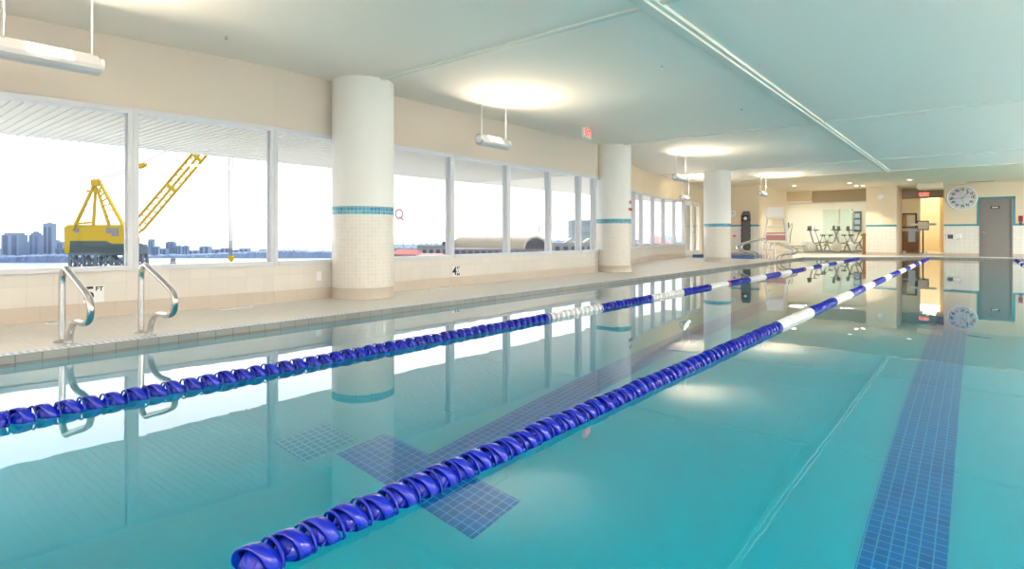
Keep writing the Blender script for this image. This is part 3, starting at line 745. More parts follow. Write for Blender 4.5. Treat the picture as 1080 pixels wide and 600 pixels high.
# ------------------------------------------------------------------ lane ropes
def float_mesh(name, m, seg=24):
    q = MB(); R0 = .058; L = .047
    def band(phase, tilt, yc, w):       # hoop of the float, wrapped at a slant round the axis
        vs = []; fs = []; th = .006
        for k in range(seg):
            a = 2 * PI * k / seg; yo = yc + tilt * math.cos(a + phase)
            for (rr, yy) in ((R0, yo - w), (R0 * 1.03, yo), (R0, yo + w), (R0 - th, yo + w), (R0 - th, yo - w)):
                vs.append((rr * math.cos(a), yy, rr * math.sin(a)))
        for k in range(seg):
            j = (k + 1) % seg
            for i in range(5): fs.append((k * 5 + i, k * 5 + (i + 1) % 5, j * 5 + (i + 1) % 5, j * 5 + i))
        q.raw(vs, fs, 0, True)
    band(0.6, .022, -.004, .021); band(0.6, .004, .040, .004)
    q.lathe([(.012, -L), (.024, -L * .92), (.040, -.030), (.046, -.012), (.044, .004), (.030, .024), (.022, L * .9), (.012, L)], 16, axis='Y')
    for k in range(3):                   # spiral vanes from the hub to the hoop
        vs = []; n = 7
        for i in range(n):
            y_ = -.036 + .072 * i / (n - 1); a = 2 * PI * k / 3 + i * .22
            for rr, da in ((.018, 0), (R0 - .002, .12), (R0 - .002, .2), (.018, .1)):
                vs.append((rr * math.cos(a + da), y_, rr * math.sin(a + da)))
        fs = []
        for i in range(n - 1):
            for c_ in range(4): fs.append((i * 4 + c_, i * 4 + (c_ + 1) % 4, (i + 1) * 4 + (c_ + 1) % 4, (i + 1) * 4 + c_))
        fs += [(3, 2, 1, 0), ((n - 1) * 4, (n - 1) * 4 + 1, (n - 1) * 4 + 2, (n - 1) * 4 + 3)]
        q.raw(vs, fs, 0, True)
    return q.mesh(name, m)
FM = {k: float_mesh('rope_float_' + k, M[n_]) for k, n_ in (('blue', 'blue'), ('white', 'pwhite'), ('red', 'red'))}
def lane_rope(x, y0, y1, cuts, reds, label, seen0):
    """cuts: where the colour flips, blue first"""
    root = empty('lane_rope', (x, y0, 0), 0, label, 'lane rope', 'floating lane ropes')
    q = MB(); q.tube([(0, -.35, 0.0), (0, y1 - y0 + .3, 0.0)], .005, 8); q.build('cable', M['cable'], root)
    P = .098; n = int((y1 - y0) / P); order = []
    for i in range(n):
        y = y0 + (i + .5) * P
        c = 'blue'
        for t in cuts:
            if y > t: c = 'white' if c == 'blue' else 'blue'
        if any(abs(y - r_) < P / 2 for r_ in reds): c = 'red'
        order.append((y - y0, c))
    first = [k for k, (y, c) in enumerate(order) if y + y0 >= seen0][:100]
    rest = [k for k in range(n) if k not in set(first)]
    for k in first:
        y, c = order[k]
        o = bpy.data.objects.new('rope_float', FM[c]); C.objects.link(o); o.parent = root
        o.location = (random.uniform(-.003, .003), y, random.uniform(-.004, .004)); o.rotation_euler = (random.uniform(-.03, .03), k * .05 + random.uniform(-.3, .3), random.uniform(-.05, .05))
        if c != 'blue': o['label'] = c + ' float'
    me = bpy.data.meshes.new('far_floats'); bm = bmesh.new()
    for k in rest:
        y, c = order[k]; b0 = len(bm.faces)
        bm.from_mesh(FM[c]); bm.verts.ensure_lookup_table(); bm.faces.ensure_lookup_table()
        nv = len(FM[c].vertices); T = Matrix.Translation((0, y, 0)) @ Matrix.Rotation(random.uniform(0, 6.28), 4, 'Y')
        bmesh.ops.transform(bm, matrix=T, verts=bm.verts[-nv:])
        for f in bm.faces[b0:]: f.material_index = {'blue': 0, 'white': 1, 'red': 2}[c]
    bm.to_mesh(me); bm.free()
    for n_ in ('blue', 'pwhite', 'red'): me.materials.append(M[n_])
    if rest:
        o = bpy.data.objects.new('rope_float', me); C.objects.link(o); o.parent = root; o['kind'] = 'stuff'
    return root
X1, X2, X3 = -1.517, -3.585, 1.02
def yx(X, px): return X / math.tan(math.atan((px - 540) / F) - TH)
lane_rope(X1, .72, POOL_F - .35, [yx(X1, p) for p in (819, 854, 879, 896, 909, 920.5, 931, 938, 947, 953, 958, 963, 967.5, 971)][:13] + [22.8], [yx(X1, 920)], 'blue and white lane rope running from the near edge across the middle of the water', .7)
lane_rope(X2, .5, 25.2, [yx(X2, p) for p in (580, 632.6, 684, 717.3, 746.7, 765.5, 789, 805, 821, 833, 848, 856, 865, 872, 881, 888)], [yx(X2, 766.5), yx(X2, 847)], 'blue and white lane rope nearest the window wall', .6)
lane_rope(X3, .7, POOL_F - .35, [21.0, 22.3, 23.4, 24.2, 25.0][:4] , [], 'blue and white lane rope at the right edge, ending below the grey door', 17.6)

# ------------------------------------------------------------------ hanging uplights
def pendant(x, y, label, drop=.62, tilt=0.95, L=.66, power=16, group='hanging uplights along the window wall'):
    p = empty('pendant_light', (x, y, CEIL), 0, label, 'pendant light', group)
    q = MB(); q.box(-.03, .03, -L * .47, L * .47, -.035, 0); q.build('ceiling_canopy', M['pwhite'], p, bevel=.006)
    for s in (-1, 1):
        q = MB(); q.tube([(0, s * L * .43, -.03), (0, s * L * .43, -drop + .04)], .008, 8); q.build('rod', M['pwhite'], p)
    body = empty('housing', (0, 0, -drop)); body.parent = p; body.rotation_euler = (0, tilt, 0)
    bpy.data.objects.remove(body)
    def rot(px_, pz_): return (px_ * math.cos(tilt) + pz_ * math.sin(tilt), -px_ * math.sin(tilt) + pz_ * math.cos(tilt) - drop)
    r = .095; prof = [rot(r * math.cos(a), r * math.sin(a)) for a in [PI + i * PI / 14 for i in range(15)]]
    prof += [rot(.085, .03), rot(.05, .045), rot(-.05, .045), rot(-.085, .03)]
    q = MB(); q.prism(prof, -L / 2, L / 2)
    hm = bpy.data.materials.get('housing_light_grey') or mat('housing_light_grey', (.50, .52, .56), .4)
    h = q.build('housing', hm, p, bevel=.004)
    for s in (-1, 1):
        q = MB(); q.lathe([(0, 0), (.055, 0), (.055, .03), (0, .03)], 24, axis='Y', o=(0, s * (L / 2 + .015) - .015, -drop)); q.build('end_cap', M['pwhite'], p)
    q = MB(); pts = [rot(-.055, .047), rot(.055, .047), rot(.055, .051), rot(-.055, .051)]
    q.prism(pts, -L * .24, L * .22); q.build('lens', M['lamp'], p)
    ld = bpy.data.lights.new('uplight', 'AREA'); ld.shape = 'RECTANGLE'; ld.size = .1; ld.size_y = L * .45; ld.energy = power; ld.color = (1, .83, .60)
    lo = bpy.data.objects.new('uplight', ld); C.objects.link(lo); lo.parent = p
    a, b = rot(0, .07); lo.location = (a, 0, b); lo.rotation_euler = (PI, -tilt * -1.0, 0)
    d = Vector((math.sin(tilt), 0, math.cos(tilt))); lo.rotation_euler = d.to_track_quat('-Z', 'Y').to_euler()
    return p
pendant(-5.8, 1.22, 'white hanging uplight nearest the camera above the first window')
pendant(-5.8, 6.67, 'white hanging uplight just beyond the first column')
pendant(-5.8, 13.8, 'white hanging uplight between the middle and farthest columns')
pendant(-5.8, 20.9, 'white hanging uplight above the lifeguard chair and spa')
pendant(-8.1, 19.7, 'small white hanging uplight close to the angled windows', drop=.72)
for y in (1.2, 6.7, 13.8, 20.9):  # out-of-view uplights added to brighten the ceiling
    pendant(4.6, y, 'added white hanging uplight over the unseen right hand pool side', tilt=-.5, power=90, group='added uplights over the right pool side')

for k, y in enumerate((0.5, 4.5, 8.5, 12.5, 16.5, 20.5, 24.5)):  # out-of-view panels added to light the columns and window wall
    p = tag(panel_light(4.7, y, .6, 1.2, CEIL, 5, (1, .9, .76)), 'added flat ceiling panel over the unseen right pool side', 'ceiling light', 'added ceiling panels over the right pool side')
    ld = bpy.data.lights.new('added_panel_lamp', 'AREA'); ld.shape = 'RECTANGLE'; ld.size = .58; ld.size_y = 1.18; ld.energy = PANEL_W; ld.color = (1, .92, .83)
    lo = bpy.data.objects.new('added_panel_lamp', ld); C.objects.link(lo); lo.parent = p; lo.location = (0, 0, -.025)
for x in (-3.0, .6, 3.4):  # unseen uplights behind the camera, added to lift the ceiling brightness
    pendant(x, -3.2, 'added white hanging uplight behind the near end of the pool', tilt=.2, power=160, group='uplights behind the near end')
# sprinklers and recessed downlights in the ceiling
def sprinkler(px, py, label):
    d = (CEIL - CZ) * F / (HOR - py); p = far_pt(px, py, d)
    s = empty('sprinkler', (p.x, p.y, CEIL), 0, label, 'sprinkler', 'ceiling sprinklers')
    q = MB(); q.lathe([(0, -.004), (.035, -.004), (.04, 0)], 20); q.build('escutcheon', M['pwhite'], s)
    q = MB(); q.lathe([(.008, -.004), (.008, -.03), (.02, -.032), (.02, -.035), (0, -.035)], 14); q.build('nozzle', M['steel'], s)
for a in ((238.5, 37.5, 'ceiling sprinkler nearest the window wall, ahead of the first column'), (698, 69, 'ceiling sprinkler left of the long ceiling joint'),
          (782, 114, 'small ceiling sprinkler between the ceiling joint and the second cross joint'), (843, 145, 'tiny ceiling sprinkler past the second cross joint')): sprinkler(*a)
q0 = None
for px_, py_, lb in ((959.4, 189.5, 'recessed downlight nearest the boxed duct'), (896, 193.0, 'recessed downlight over the deck before the gym glass, brightest'),
                 (903.4, 195.8, 'recessed downlight just right of the brightest gym side downlight'), (910, 197.5, 'recessed downlight closest to the tiled pier'), (837.6, 196.5, 'recessed downlight above the lifeguard chair side')):
    d = (CEIL - .02 - CZ) * F / (HOR - py_); d = min(d, 23.5); p = far_pt(px_, py_, d)
    s = empty('recessed_downlight', (p.x, min(p.y, 28.0), CEIL - .02), 0, lb, 'downlight', 'recessed downlights at the far end')
    q = MB(); q.lathe([(.075, 0), (.075, -.008), (.11, -.006), (.115, 0)], 24); q.build('trim_ring', M['pwhite'], s)
    q = MB(); q.lathe([(0, -.004), (.075, -.004)], 24); q.build('lens', emis_mat('downlight_lens', (1, .92, .78), 8), s)
    ld = bpy.data.lights.new('downlight_beam', 'SPOT'); ld.energy = 50; ld.spot_size = 1.6; ld.color = (1, .85, .62)
    lo = bpy.data.objects.new('downlight_beam', ld); C.objects.link(lo); lo.parent = s; lo.location = (0, 0, -.03)
q = MB(); xa, xb = on_wall_y(1020, 28), on_wall_y(1049, 28)
q.box(xa, xb, 28.0, 28.12, CEIL - .028, CEIL - .02); tag(q.build('linear_diffuser', M['darkgrey']), 'thin dark linear air diffuser in the ceiling above the grey door', 'air diffuser')

# floor vents in the deck along the window wall
for i, (a, b, lb) in enumerate([(40, 82, 'white slot vent in the deck behind the first grab rail'), (219, 259, 'white slot vent in the deck left of the first column'),
                            (442, 466, 'white slot vent in the deck just past the first column'), (512, 533, 'white slot vent in the deck below the rounded roof outside'), (567, 586, 'white slot vent in the deck closest to the middle column')]):
    ya, yb = lw_at(a), lw_at(b); xo = lw_x((ya + yb) / 2) + .2
    v = empty('floor_vent', (xo, (ya + yb) / 2, DECK), 0, lb, 'floor vent', 'slot vents in the deck')
    L = (yb - ya) * .92
    q = MB(); q.box(-.035, .035, -L / 2, L / 2, 0, .006); q.build('frame', M['pwhite'], v)
    q = MB()
    for k in (-1, 0, 1): q.box(k * .018 - .005, k * .018 + .005, -L / 2 + .02, L / 2 - .02, .006, .008)
    q.build('slots', mat('vent_slot_grey', (.5, .5, .5), .6), v)

# depth markings on the tiled wall
def depth_sign(px, big, small, label, size=.17, two=False):
    y = lw_at(px); x = lw_x(y); s = empty('depth_marker', (x + .001, y, .215), 0, label, 'depth marker', 'pool depth markers')
    s.rotation_euler = (0, 0, math.atan2(lw_x(y + .1) - lw_x(y - .1), .2) * -1)
    q = MB(); q.box(0, .004, -.085, .085, 0, .17); q.build('plate', M['pwhite'], s)
    q = MB(); text_into(q, big, .19, (.005, -.04, .085), (0, 1, 0), (0, 0, 1), bold=.004); text_into(q, small, .062, (.005, .045, .135 if not two else .085), (0, 1, 0), (0, 0, 1), bold=.002)
    q.build('lettering', M['black'], s, weld=False)
depth_sign(99, '5', 'FT', 'white depth marker tile reading 5 FT behind the nearest grab rail')
depth_sign(481, '4', 'FT\n6\nIN', 'white depth marker tile with a large 4 under the windows past the first column', two=True)
# red notice on the middle column
a_ = math.radians(-68); cx_, cy_ = COLS[1]
ang0 = math.atan2(-cy_, -cx_)
tgt = ang0 + math.radians(62)
s = empty('warning_notice', (cx_, cy_, DECK), 0, 'white notice with red lettering wrapped on the middle column', 'notice')
q = MB(); r = .414
for k in range(6):
    a0 = tgt - .16 + .32 * k / 6 + .12; a1 = a0 + .32 / 6
    q.face([(r * math.cos(a0), r * math.sin(a0), 1.36), (r * math.cos(a1), r * math.sin(a1), 1.36), (r * math.cos(a1), r * math.sin(a1), 1.66), (r * math.cos(a0), r * math.sin(a0), 1.66)])
q.build('paper', M['pwhite'], s)
q = MB(); tt = tgt + .12; ctr = Vector((math.cos(tt), math.sin(tt), 0)); tx = Vector((-math.sin(tt), math.cos(tt), 0))
for wd, z_ in (('NO', 1.59), ('DIVING', 1.43)):
    text_into(q, wd, .10 if wd == 'NO' else .075, ctr * .424 + Vector((0, 0, z_)), tx, (0, 0, 1), bold=.004)
q.build('lettering', M['red'], s, weld=False)
# outlet plate on the tiled wall near the first column
y = lw_at(336); q = MB(); q.box(lw_x(y), lw_x(y) + .008, y - .04, y + .04, .30, .42); tag(q.build('wall_outlet', M['pwhite'], bevel=.003), 'white outlet plate on the tiled wall left of the first column', 'outlet')

# ------------------------------------------------------------------ exercise bikes and trainers in the gym
def bike(loc, rz, label, s=1):
    b = empty('exercise_bike', loc, rz, label, 'exercise bike', 'exercise bikes behind the glass')
    b.scale = (s, s, s)
    gm = mat('machine_grey', (.25, .27, .30), .3, .5) if 'machine_grey' not in bpy.data.materials else bpy.data.materials['machine_grey']
    q = MB(); q.bar((-.25, -.5, .04), (.25, -.5, .04), .06); q.bar((-.25, .5, .04), (.25, .5, .04), .06); q.bar((0, -.5, .05), (0, .5, .05), .06)
    q.bar((0, -.3, .05), (0, -.1, .55), .06); q.bar((0, .3, .05), (0, .15, .5), .06); q.bar((0, -.1, .5), (0, .25, .45), .06); q.bar((0, .2, .45), (0, .42, 1.1), .05); q.build('frame', gm, b)
    q = MB(); q.tube([(0, -.15, .5), (0, -.28, .82)], .025, 8); q.build('seat_post', M['steel'], b)
    q = MB(); q.lathe([(0, .04), (.08, .04), (.13, .02), (.12, -.02), (0, -.03)], 16, o=(0, -.3, .85)); q.build('seat', M['black'], b)
    q = MB(); q.lathe([(0, .045), (.2, .045), (.23, .02), (.23, -.02), (.2, -.045), (0, -.045)], 28, axis='X', o=(0, .3, .3)); q.build('flywheel', M['pwhite'], b)
    q = MB(); q.tube([(-.24, .2, 1.12), (-.22, .4, 1.1), (0, .43, 1.08), (.22, .4, 1.1), (.24, .2, 1.12)], .018, 8); q.build('handlebar', M['black'], b)
    q = MB(); q.box(-.12, .12, .42, .46, 1.1, 1.3); q.build('console', M['darkgrey'], b, bevel=.01)
    for sx in (-1, 1):
        q = MB(); q.bar((sx * .07, .02, .3), (sx * .07, .02 + sx * .13, .3 - sx * .1), .025); q.box(min(sx * .07, sx * .2), max(sx * .07, sx * .2), sx * .13 - .03, sx * .13 + .07, .29 - sx * .1, .32 - sx * .1); q.build('pedal', M['black'], b)
    return b
b0 = None
gy = 30.2
labels = ['exercise bike behind the gym glass, next right after the elliptical', 'exercise bike in the middle of the gym row', 'exercise bike with the largest white flywheel right of the middle of the gym row', 'exercise bike last in the row before the timber post',
          'exercise bike in the back row between the first and second bikes', 'exercise bike in the back row left of the dark shelving']
for (px_, rz_), lb in zip(((862, 60), (875, -50), (890, 120), (904, 70), (869, 100), (897, -70)), labels):
    x_ = on_wall_y(px_, gy)
    if b0 is None: b0 = bike((x_, gy, DECK - .004), math.radians(rz_), lb)
    else:
        c = copy_tree(b0); dy_ = {875: 1.6, 890: .5, 904: 2.0, 869: 3.4, 897: 3.6}[px_]; c.location = (on_wall_y(px_, gy + dy_), gy + dy_, DECK - .004); c.rotation_euler = (0, 0, math.radians(rz_)); c['label'] = lb
x_ = on_wall_y(842, 31.0)
el = empty('elliptical_trainer', (x_, 31.0, DECK - .004), math.radians(75), 'pale grey elliptical trainer at the left of the gym row', 'elliptical trainer')
gm = bpy.data.materials['machine_grey']
q = MB(); q.bar((-.25, -.7, .04), (.25, -.7, .04), .07); q.bar((-.25, .6, .04), (.25, .6, .04), .07); q.bar((0, -.7, .05), (0, .6, .05), .08); q.bar((0, .5, .05), (0, .6, 1.3), .08); q.build('frame', M['pwhite'], el)
q = MB(); q.lathe([(0, .06), (.26, .06), (.3, .0), (.26, -.06), (0, -.06)], 28, axis='X', o=(0, -.45, .32)); q.build('flywheel', M['pwhite'], el)
for sx in (-1, 1):
    q = MB(); q.tube([(sx * .2, .55, .4), (sx * .22, .5, 1.0), (sx * .24, .3 + sx * .1, 1.45)], .02, 8); q.build('swing_arm', gm, el)
    q = MB(); q.box(sx * .2 - .07, sx * .2 + .07, -.3, .15, .25 + sx * .05, .29 + sx * .05); q.bar((sx * .2, -.45, .32), (sx * .2, .55, .3), .04); q.build('foot_plate', gm, el)
q = MB(); q.box(-.18, .18, .55, .6, 1.25, 1.5); q.build('console', M['darkgrey'], el, bevel=.01)

# ------------------------------------------------------------------ outside: harbour, city, crane
SEA = -20.0
seam = mat('harbour_water', (.17, .20, .23), .35, bump=.3, bscale=.3)
q = MB(); q.face([(-2500, -2500, SEA), (1500, -2500, SEA), (1500, 2500, SEA), (-2500, 2500, SEA)]); tag(q.build('harbour', seam), 'bright harbour water beyond the windows', 'water', kind='stuff')
def oriented(name, px, py_base, d, label, cat, group=None, z=None):
    p = far_pt(px, HOR, d); return empty(name, (p.x, p.y, SEA if z is None else z), TH, label, cat, group)
def px2m(n, d): return n / F * d
def zz_of(py, d): return CZ + (HOR - py) / F * d - SEA
hz = [mat('hazy_blue_%d' % i, tuple(v * 1.75 for v in c), .9, spec=.02) for i, c in enumerate([(.075, .105, .16), (.09, .125, .18), (.11, .145, .20), (.06, .085, .14)])]  # distance haze is mixed straight into these base colours
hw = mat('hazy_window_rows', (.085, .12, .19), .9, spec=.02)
def tower(x0, x1, top, d, mi, label, step=0, crown=0, group='hazy city buildings across the harbour'):
    o = oriented('city_building', (x0 + x1) / 2, 0, d, label, 'building', group)
    w = px2m(x1 - x0, d); h = zz_of(top, d); dp = min(12, w * .6)
    q = MB()
    if step: q.box(-w / 2, w / 2, 0, dp, 0, h * .93); q.box(-w / 2 + w * step, w / 2 - w * step, dp * .1, dp * .9, h * .93, h)
    else: q.box(-w / 2, w / 2, 0, dp, 0, h)
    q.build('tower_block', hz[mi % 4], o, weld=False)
    q = MB(); nf = max(4, int(h / 3.5)); nc = max(2, int(w / 5))
    for k in range(nc):
        a = -w / 2 + w * (k + .2) / nc; q.box(a, a + w * .55 / nc, -.15, .05, h * .1, h * .9)
    q.build('window_strip', hw, o, weld=False)
    if crown:
        q = MB(); q.box(-w * .2, w * .2, dp * .3, dp * .7, h, h + px2m(crown, d)); q.build('roof_plant', hz[3], o, weld=False)
T = [(1, 20, 245.3, 470, 1, .12, 0, 'wide stepped tower at the far left of the skyline'), (20, 30, 254.7, 480, 0, 0, 0, 'low block between the two leftmost stepped towers'),
     (30, 41, 245.5, 465, 0, .15, 1.5, 'stepped tower with a roof plant left of the tallest tower'), (40, 47, 257.5, 475, 2, 0, 0, 'small pale block at the foot of the tallest tower'),
     (45, 55, 235.6, 485, 1, 0, .8, 'tallest tower of the skyline left of the crane'), (53, 60.5, 253, 470, 2, 0, 0, 'pale block just right of the tallest tower'),
     (60, 66, 254.8, 478, 1, .1, 0, 'flat block touching the left side of the crane cab'), (0, 9, 262, 452, 3, 0, 0, 'low dark block in the lower left corner of the skyline'),
     (58, 70, 262, 455, 3, 0, 0, 'low dark block behind the left end of the crane'), (28, 46, 271, 450, 2, 0, 0, 'long flat pier shed at the waterline'),
     (146, 156, 260, 540, 0, 0, 0, 'block just right of the window mullion'), (156, 161.5, 252, 560, 1, 0, 0, 'slim tower right of the window mullion'),
     (161, 167, 259.5, 550, 2, 0, 0, 'short block between slim tower and square tower'), (174.5, 183, 254.4, 550, 0, .2, 0, 'square tower right of the slim tower under the boom'),
     (167, 175, 262, 560, 1, 0, 0, 'low block left of the square tower'), (184.5, 191, 259, 550, 2, .2, 0, 'twin block, left one, under the boom'), (192, 198, 259, 552, 1, .2, 0, 'twin block, right one, under the boom'),
     (198, 209, 264, 560, 2, 0, 0, 'low wide block in the gap of the skyline'), (210, 220.5, 259.5, 565, 2, .2, 0, 'stepped block left of the hoist ropes'), (220, 232, 263, 560, 1, 0, 0, 'low block directly left of the hoist ropes'),
     (232, 242, 261.5, 575, 2, .15, 0, 'pale block behind the hoist ropes'), (241, 252, 263.5, 580, 1, 0, 0, 'low block right of the yellow hook'), (252, 262, 262, 585, 2, 0, 0, 'pale block midway between hook and mullion'),
     (262, 273, 264.5, 590, 1, 0, 0, 'low block nearer the second mullion'), (273, 284, 263, 595, 2, .1, 0, 'last pale block before the second mullion')]
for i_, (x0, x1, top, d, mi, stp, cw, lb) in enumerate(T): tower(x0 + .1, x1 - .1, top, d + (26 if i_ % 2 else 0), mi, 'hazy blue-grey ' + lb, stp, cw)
# wooded far shore: long low mounds
def shore(name, pts, d, m, label, seed, dep=30):
    r = random.Random(seed); q = MB(); ps = []
    for (xa, ya), (xb, yb) in zip(pts, pts[1:]):
        nn = max(2, int((xb - xa) / 1.5))
        for k in range(nn):
            t = k / nn; ps.append((xa + (xb - xa) * t, ya + (yb - ya) * t + r.uniform(-.9, .9)))
    ps.append(pts[-1]); c = (ps[0][0] + ps[-1][0]) / 2
    o = oriented(name, c, 0, d, None, None)
    vs = []; fs = []
    for i, (x, y) in enumerate(ps):
        X = px2m(x - c, d); h = zz_of(y, d)
        vs += [(X, 0, 0), (X, 1 + r.uniform(0, 2), h * .8), (X, dep * .3, h), (X, dep, 0)]
    for i in range(len(ps) - 1):
        for k in range(3): fs.append((i * 4 + k, (i + 1) * 4 + k, (i + 1) * 4 + k + 1, i * 4 + k + 1))
    q.raw(vs, fs, 0, False)
    me = q.mesh(name, m, False); bpy.data.objects.remove(o)
    o = bpy.data.objects.new(name, me); C.objects.link(o); p = far_pt(c, HOR, d); o.location = (p.x, p.y, SEA); o.rotation_euler = (0, 0, TH)
    o['label'] = label; o['category'] = 'shore'; o['kind'] = 'structure'
shore('shore', [(-60, 268), (0, 270), (60, 268), (132, 272)], 440, hz[3], 'dark wooded far shore behind the crane', 1)
shore('shore', [(132, 270), (200, 268), (250, 266), (300, 263.5), (352, 265)], 530, hz[0], 'dark wooded far shore under the distant buildings', 2)
hillm = omat('hazy_green_hill', (.17, .23, .28), .9)
shore('hills', [(350, 262), (420, 257.5), (455, 256.8), (480, 258), (560, 252), (640, 255), (720, 250), (760, 250)], 430, hillm, 'hazy wooded hills beyond the white building', 3)
landm = mat('pale_ground', (.2, .19, .18), .9)
q = MB(); q.box(-px2m(110, 200), px2m(220, 200), -60, 240, 0, 6); o = q.build('land_slab', landm, weld=False); p = far_pt(500, HOR, 190); o.location = (p.x, p.y, SEA); o.rotation_euler = (0, 0, TH)
o['kind'] = 'structure'

# --- crane
D = 330.0
cr_o = oriented('harbour_crane', 103, 0, D, 'big yellow harbour crane with dark trestle legs and lattice boom outside the windows', 'crane')
u = D / F
def cp(px, py, dy=0.0): return (( px - 103) * u, dy, zz_of(py, D))
q = MB()
hp = [cp(67.5, 239.5), cp(72, 237), cp(128, 237), cp(135, 243), cp(139, 250), cp(139, 257), cp(118, 257), cp(112, 254), cp(74, 254), cp(73, 267), cp(68, 267)]
q.prism([(p[0], p[2]) for p in hp], 0, 7); q.build('machinery_house', M['yellow'], cr_o, weld=False)
q = MB()
for a, b, c, d in ((79, 83.5, 241, 245.5), (112, 117, 240, 246), (118, 125, 240.5, 249)): q.box(cp(a, 0)[0], cp(b, 0)[0], -.2, .05, cp(0, d)[2], cp(0, c)[2])
q.build('cab_window', mat('cab_window_grey', (.10, .10, .11), .3), cr_o, weld=False)
q = MB(); pl = [cp(74, 254), cp(112, 254), cp(118, 257), cp(142, 257), cp(142, 265), cp(136, 269), cp(114, 269), cp(113, 272), cp(108, 272), cp(107, 267), cp(74, 267)]
q.prism([(p[0], p[2]) for p in pl], -.3, 7.3); q.build('turntable', M['cranedark'], cr_o, weld=False)
q = MB()
xs = [74, 87, 101, 116, 131, 149]
for dy in (.4, 4.5):
    q.bar(cp(72, 268, dy), cp(150, 268, dy), 1.4)
    for i, x in enumerate(xs):
        q.bar(cp(x, 267, dy), cp(x + (2 if i % 2 else -1), 286.5, dy), 1.3)
    for i in range(0, len(xs) - 1):
        q.bar(cp(xs[i], 270, dy), cp(xs[i + 1], 284, dy), .7); q.bar(cp(xs[i + 1], 270, dy), cp(xs[i], 284, dy), .7)
q.box(cp(71, 0)[0], cp(151, 0)[0], -9, 9, 0, cp(0, 284)[2]); q.box(cp(144, 0)[0], cp(151, 0)[0], -4, 4, cp(0, 268)[2], cp(0, 258)[2])
q.build('trestle', M['legs'], cr_o, weld=False)
q = MB()
for dy in (-.6, .6):
    q.bar(cp(77, 243, dy), cp(99, 196, dy * .4), 1.0); q.bar(cp(98.5, 237, dy), cp(101, 196, dy * .4), .85)
    q.bar(cp(104, 190, dy * .3), cp(133, 243, dy), 1.15); q.bar(cp(102, 198, dy * .3), cp(115, 237, dy), .9)
    q.bar(cp(79, 236, dy), cp(99, 234.5, dy), 1.0)
    for k in range(7):
        t = (k + 1) / 8; q.bar(cp(102 + 13 * t, 198 + 39 * t, dy * (.3 + .7 * t)), cp(104 + 27 * t, 190 + 49 * t, dy * (.3 + .7 * t)), .5)
q.bar(cp(92, 201.5), cp(107, 202), 1.2, 1.2)
q.prism([(cp(98.5, 0)[0], cp(0, 196)[2]), (cp(98, 0)[0], cp(0, 190)[2]), (cp(102.5, 0)[0], cp(0, 189)[2]), (cp(106, 0)[0], cp(0, 196)[2])], -2, 2)
q.build('gantry', M['yellow'], cr_o, weld=False)
q = MB()
for x in (89.5, 92.5): q.bar(cp(x, 194.5), cp(x, 235), .3)
for k in range(12): q.bar(cp(89.5, 195 + k * 3.4), cp(92.5, 195 + k * 3.4), .25)
q.bar(cp(89, 194.5), cp(96, 194.5), .3); q.bar(cp(96, 194.5), cp(96, 203), .3)
q.build('access_ladder', mat('pale_steel', (.35, .36, .38), .5), cr_o, weld=False)
# lattice boom
q = MB(); b0_, b1_ = Vector((133, 254)), Vector((246, 121)); dv = (b1_ - b0_).normalized(); nv = Vector((-dv.y, dv.x))
ch = []
NB = 44
def bp(t, s, dy):
    w = 6.2 * (min(1, t / .12) * .75 + .25) if t < .12 else 6.2 * (1 - max(0, t - .75) / .25 * .6)
    p = b0_.lerp(b1_, t) + nv * s * w
    return cp(p.x, p.y, dy * w * u * .22)
for s in (-1, 1):
    for dy in (-1, 1):
        for k in range(8): q.bar(bp(k / 8, s, dy), bp((k + 1) / 8, s, dy), .6)
for k in range(NB):
    t0, t1 = k / NB, (k + 1) / NB; s = 1 if k % 2 else -1
    for dy in (-1, 1): q.bar(bp(t0, s, dy), bp(t1, -s, dy), .32)
    for s2 in (-1, 1): q.bar(bp(t0, s2, s), bp(t1, s2, -s), .32)
q.bar(bp(.0, .15, 0), bp(1, .15, 0), 1.0)
for t in (.42, .66): q.bar(bp(t, -.9, 0), bp(t, .9, 0), 1.8)
q.build('lattice_boom', M['yellow'], cr_o, weld=False)
q = MB(); cabm = mat('hoist_rope_grey', (.06, .07, .09), .5)
for o_ in (0, 3.0): q.bar(cp(103, 189 + o_), cp(150, 172.5 + o_ * .8), .42); q.bar(cp(150, 172.5 + o_ * .8), cp(246, 121 + o_ * .3), .42)
for x in (241.3, 243.2, 245.6): q.bar(cp(x, 124), cp(243 + (x - 243) * .6, 270.5), .4)
q.build('hoist_ropes', cabm, cr_o, weld=False)
q = MB(); q.prism([(p[0], p[2]) for p in (cp(145, 175.5), cp(147, 172.5), cp(153, 172), cp(154.5, 174.5), cp(150, 177), cp(147.5, 178))], -1.2, 1.2); q.build('bridle_block', M['yellow'], cr_o, weld=False)
hb = oriented('hook_block', 243.5, 0, D, 'small yellow hook block hanging low on the hoist ropes over the harbour', 'hook block')
q = MB(); q.prism([((x - 243.5) * u, zz_of(y, D)) for x, y in ((241, 271), (242, 269.8), (245, 269.8), (246.3, 271), (245.5, 274), (243.8, 276), (242, 274))], -.9, .9); q.build('sheave_case', M['yellow'], hb, weld=False)
q = MB(); hx0 = (243.6 - 243.5) * u; zt = zz_of(276, D); q.tube([(hx0, 0, zt), (hx0, 0, zt - 1), (hx0 + .7, 0, zt - 1.8), (hx0, 0, zt - 2.5), (hx0 - .8, 0, zt - 2.0)], .28, 8); q.build('hook', M['yellow'], hb)
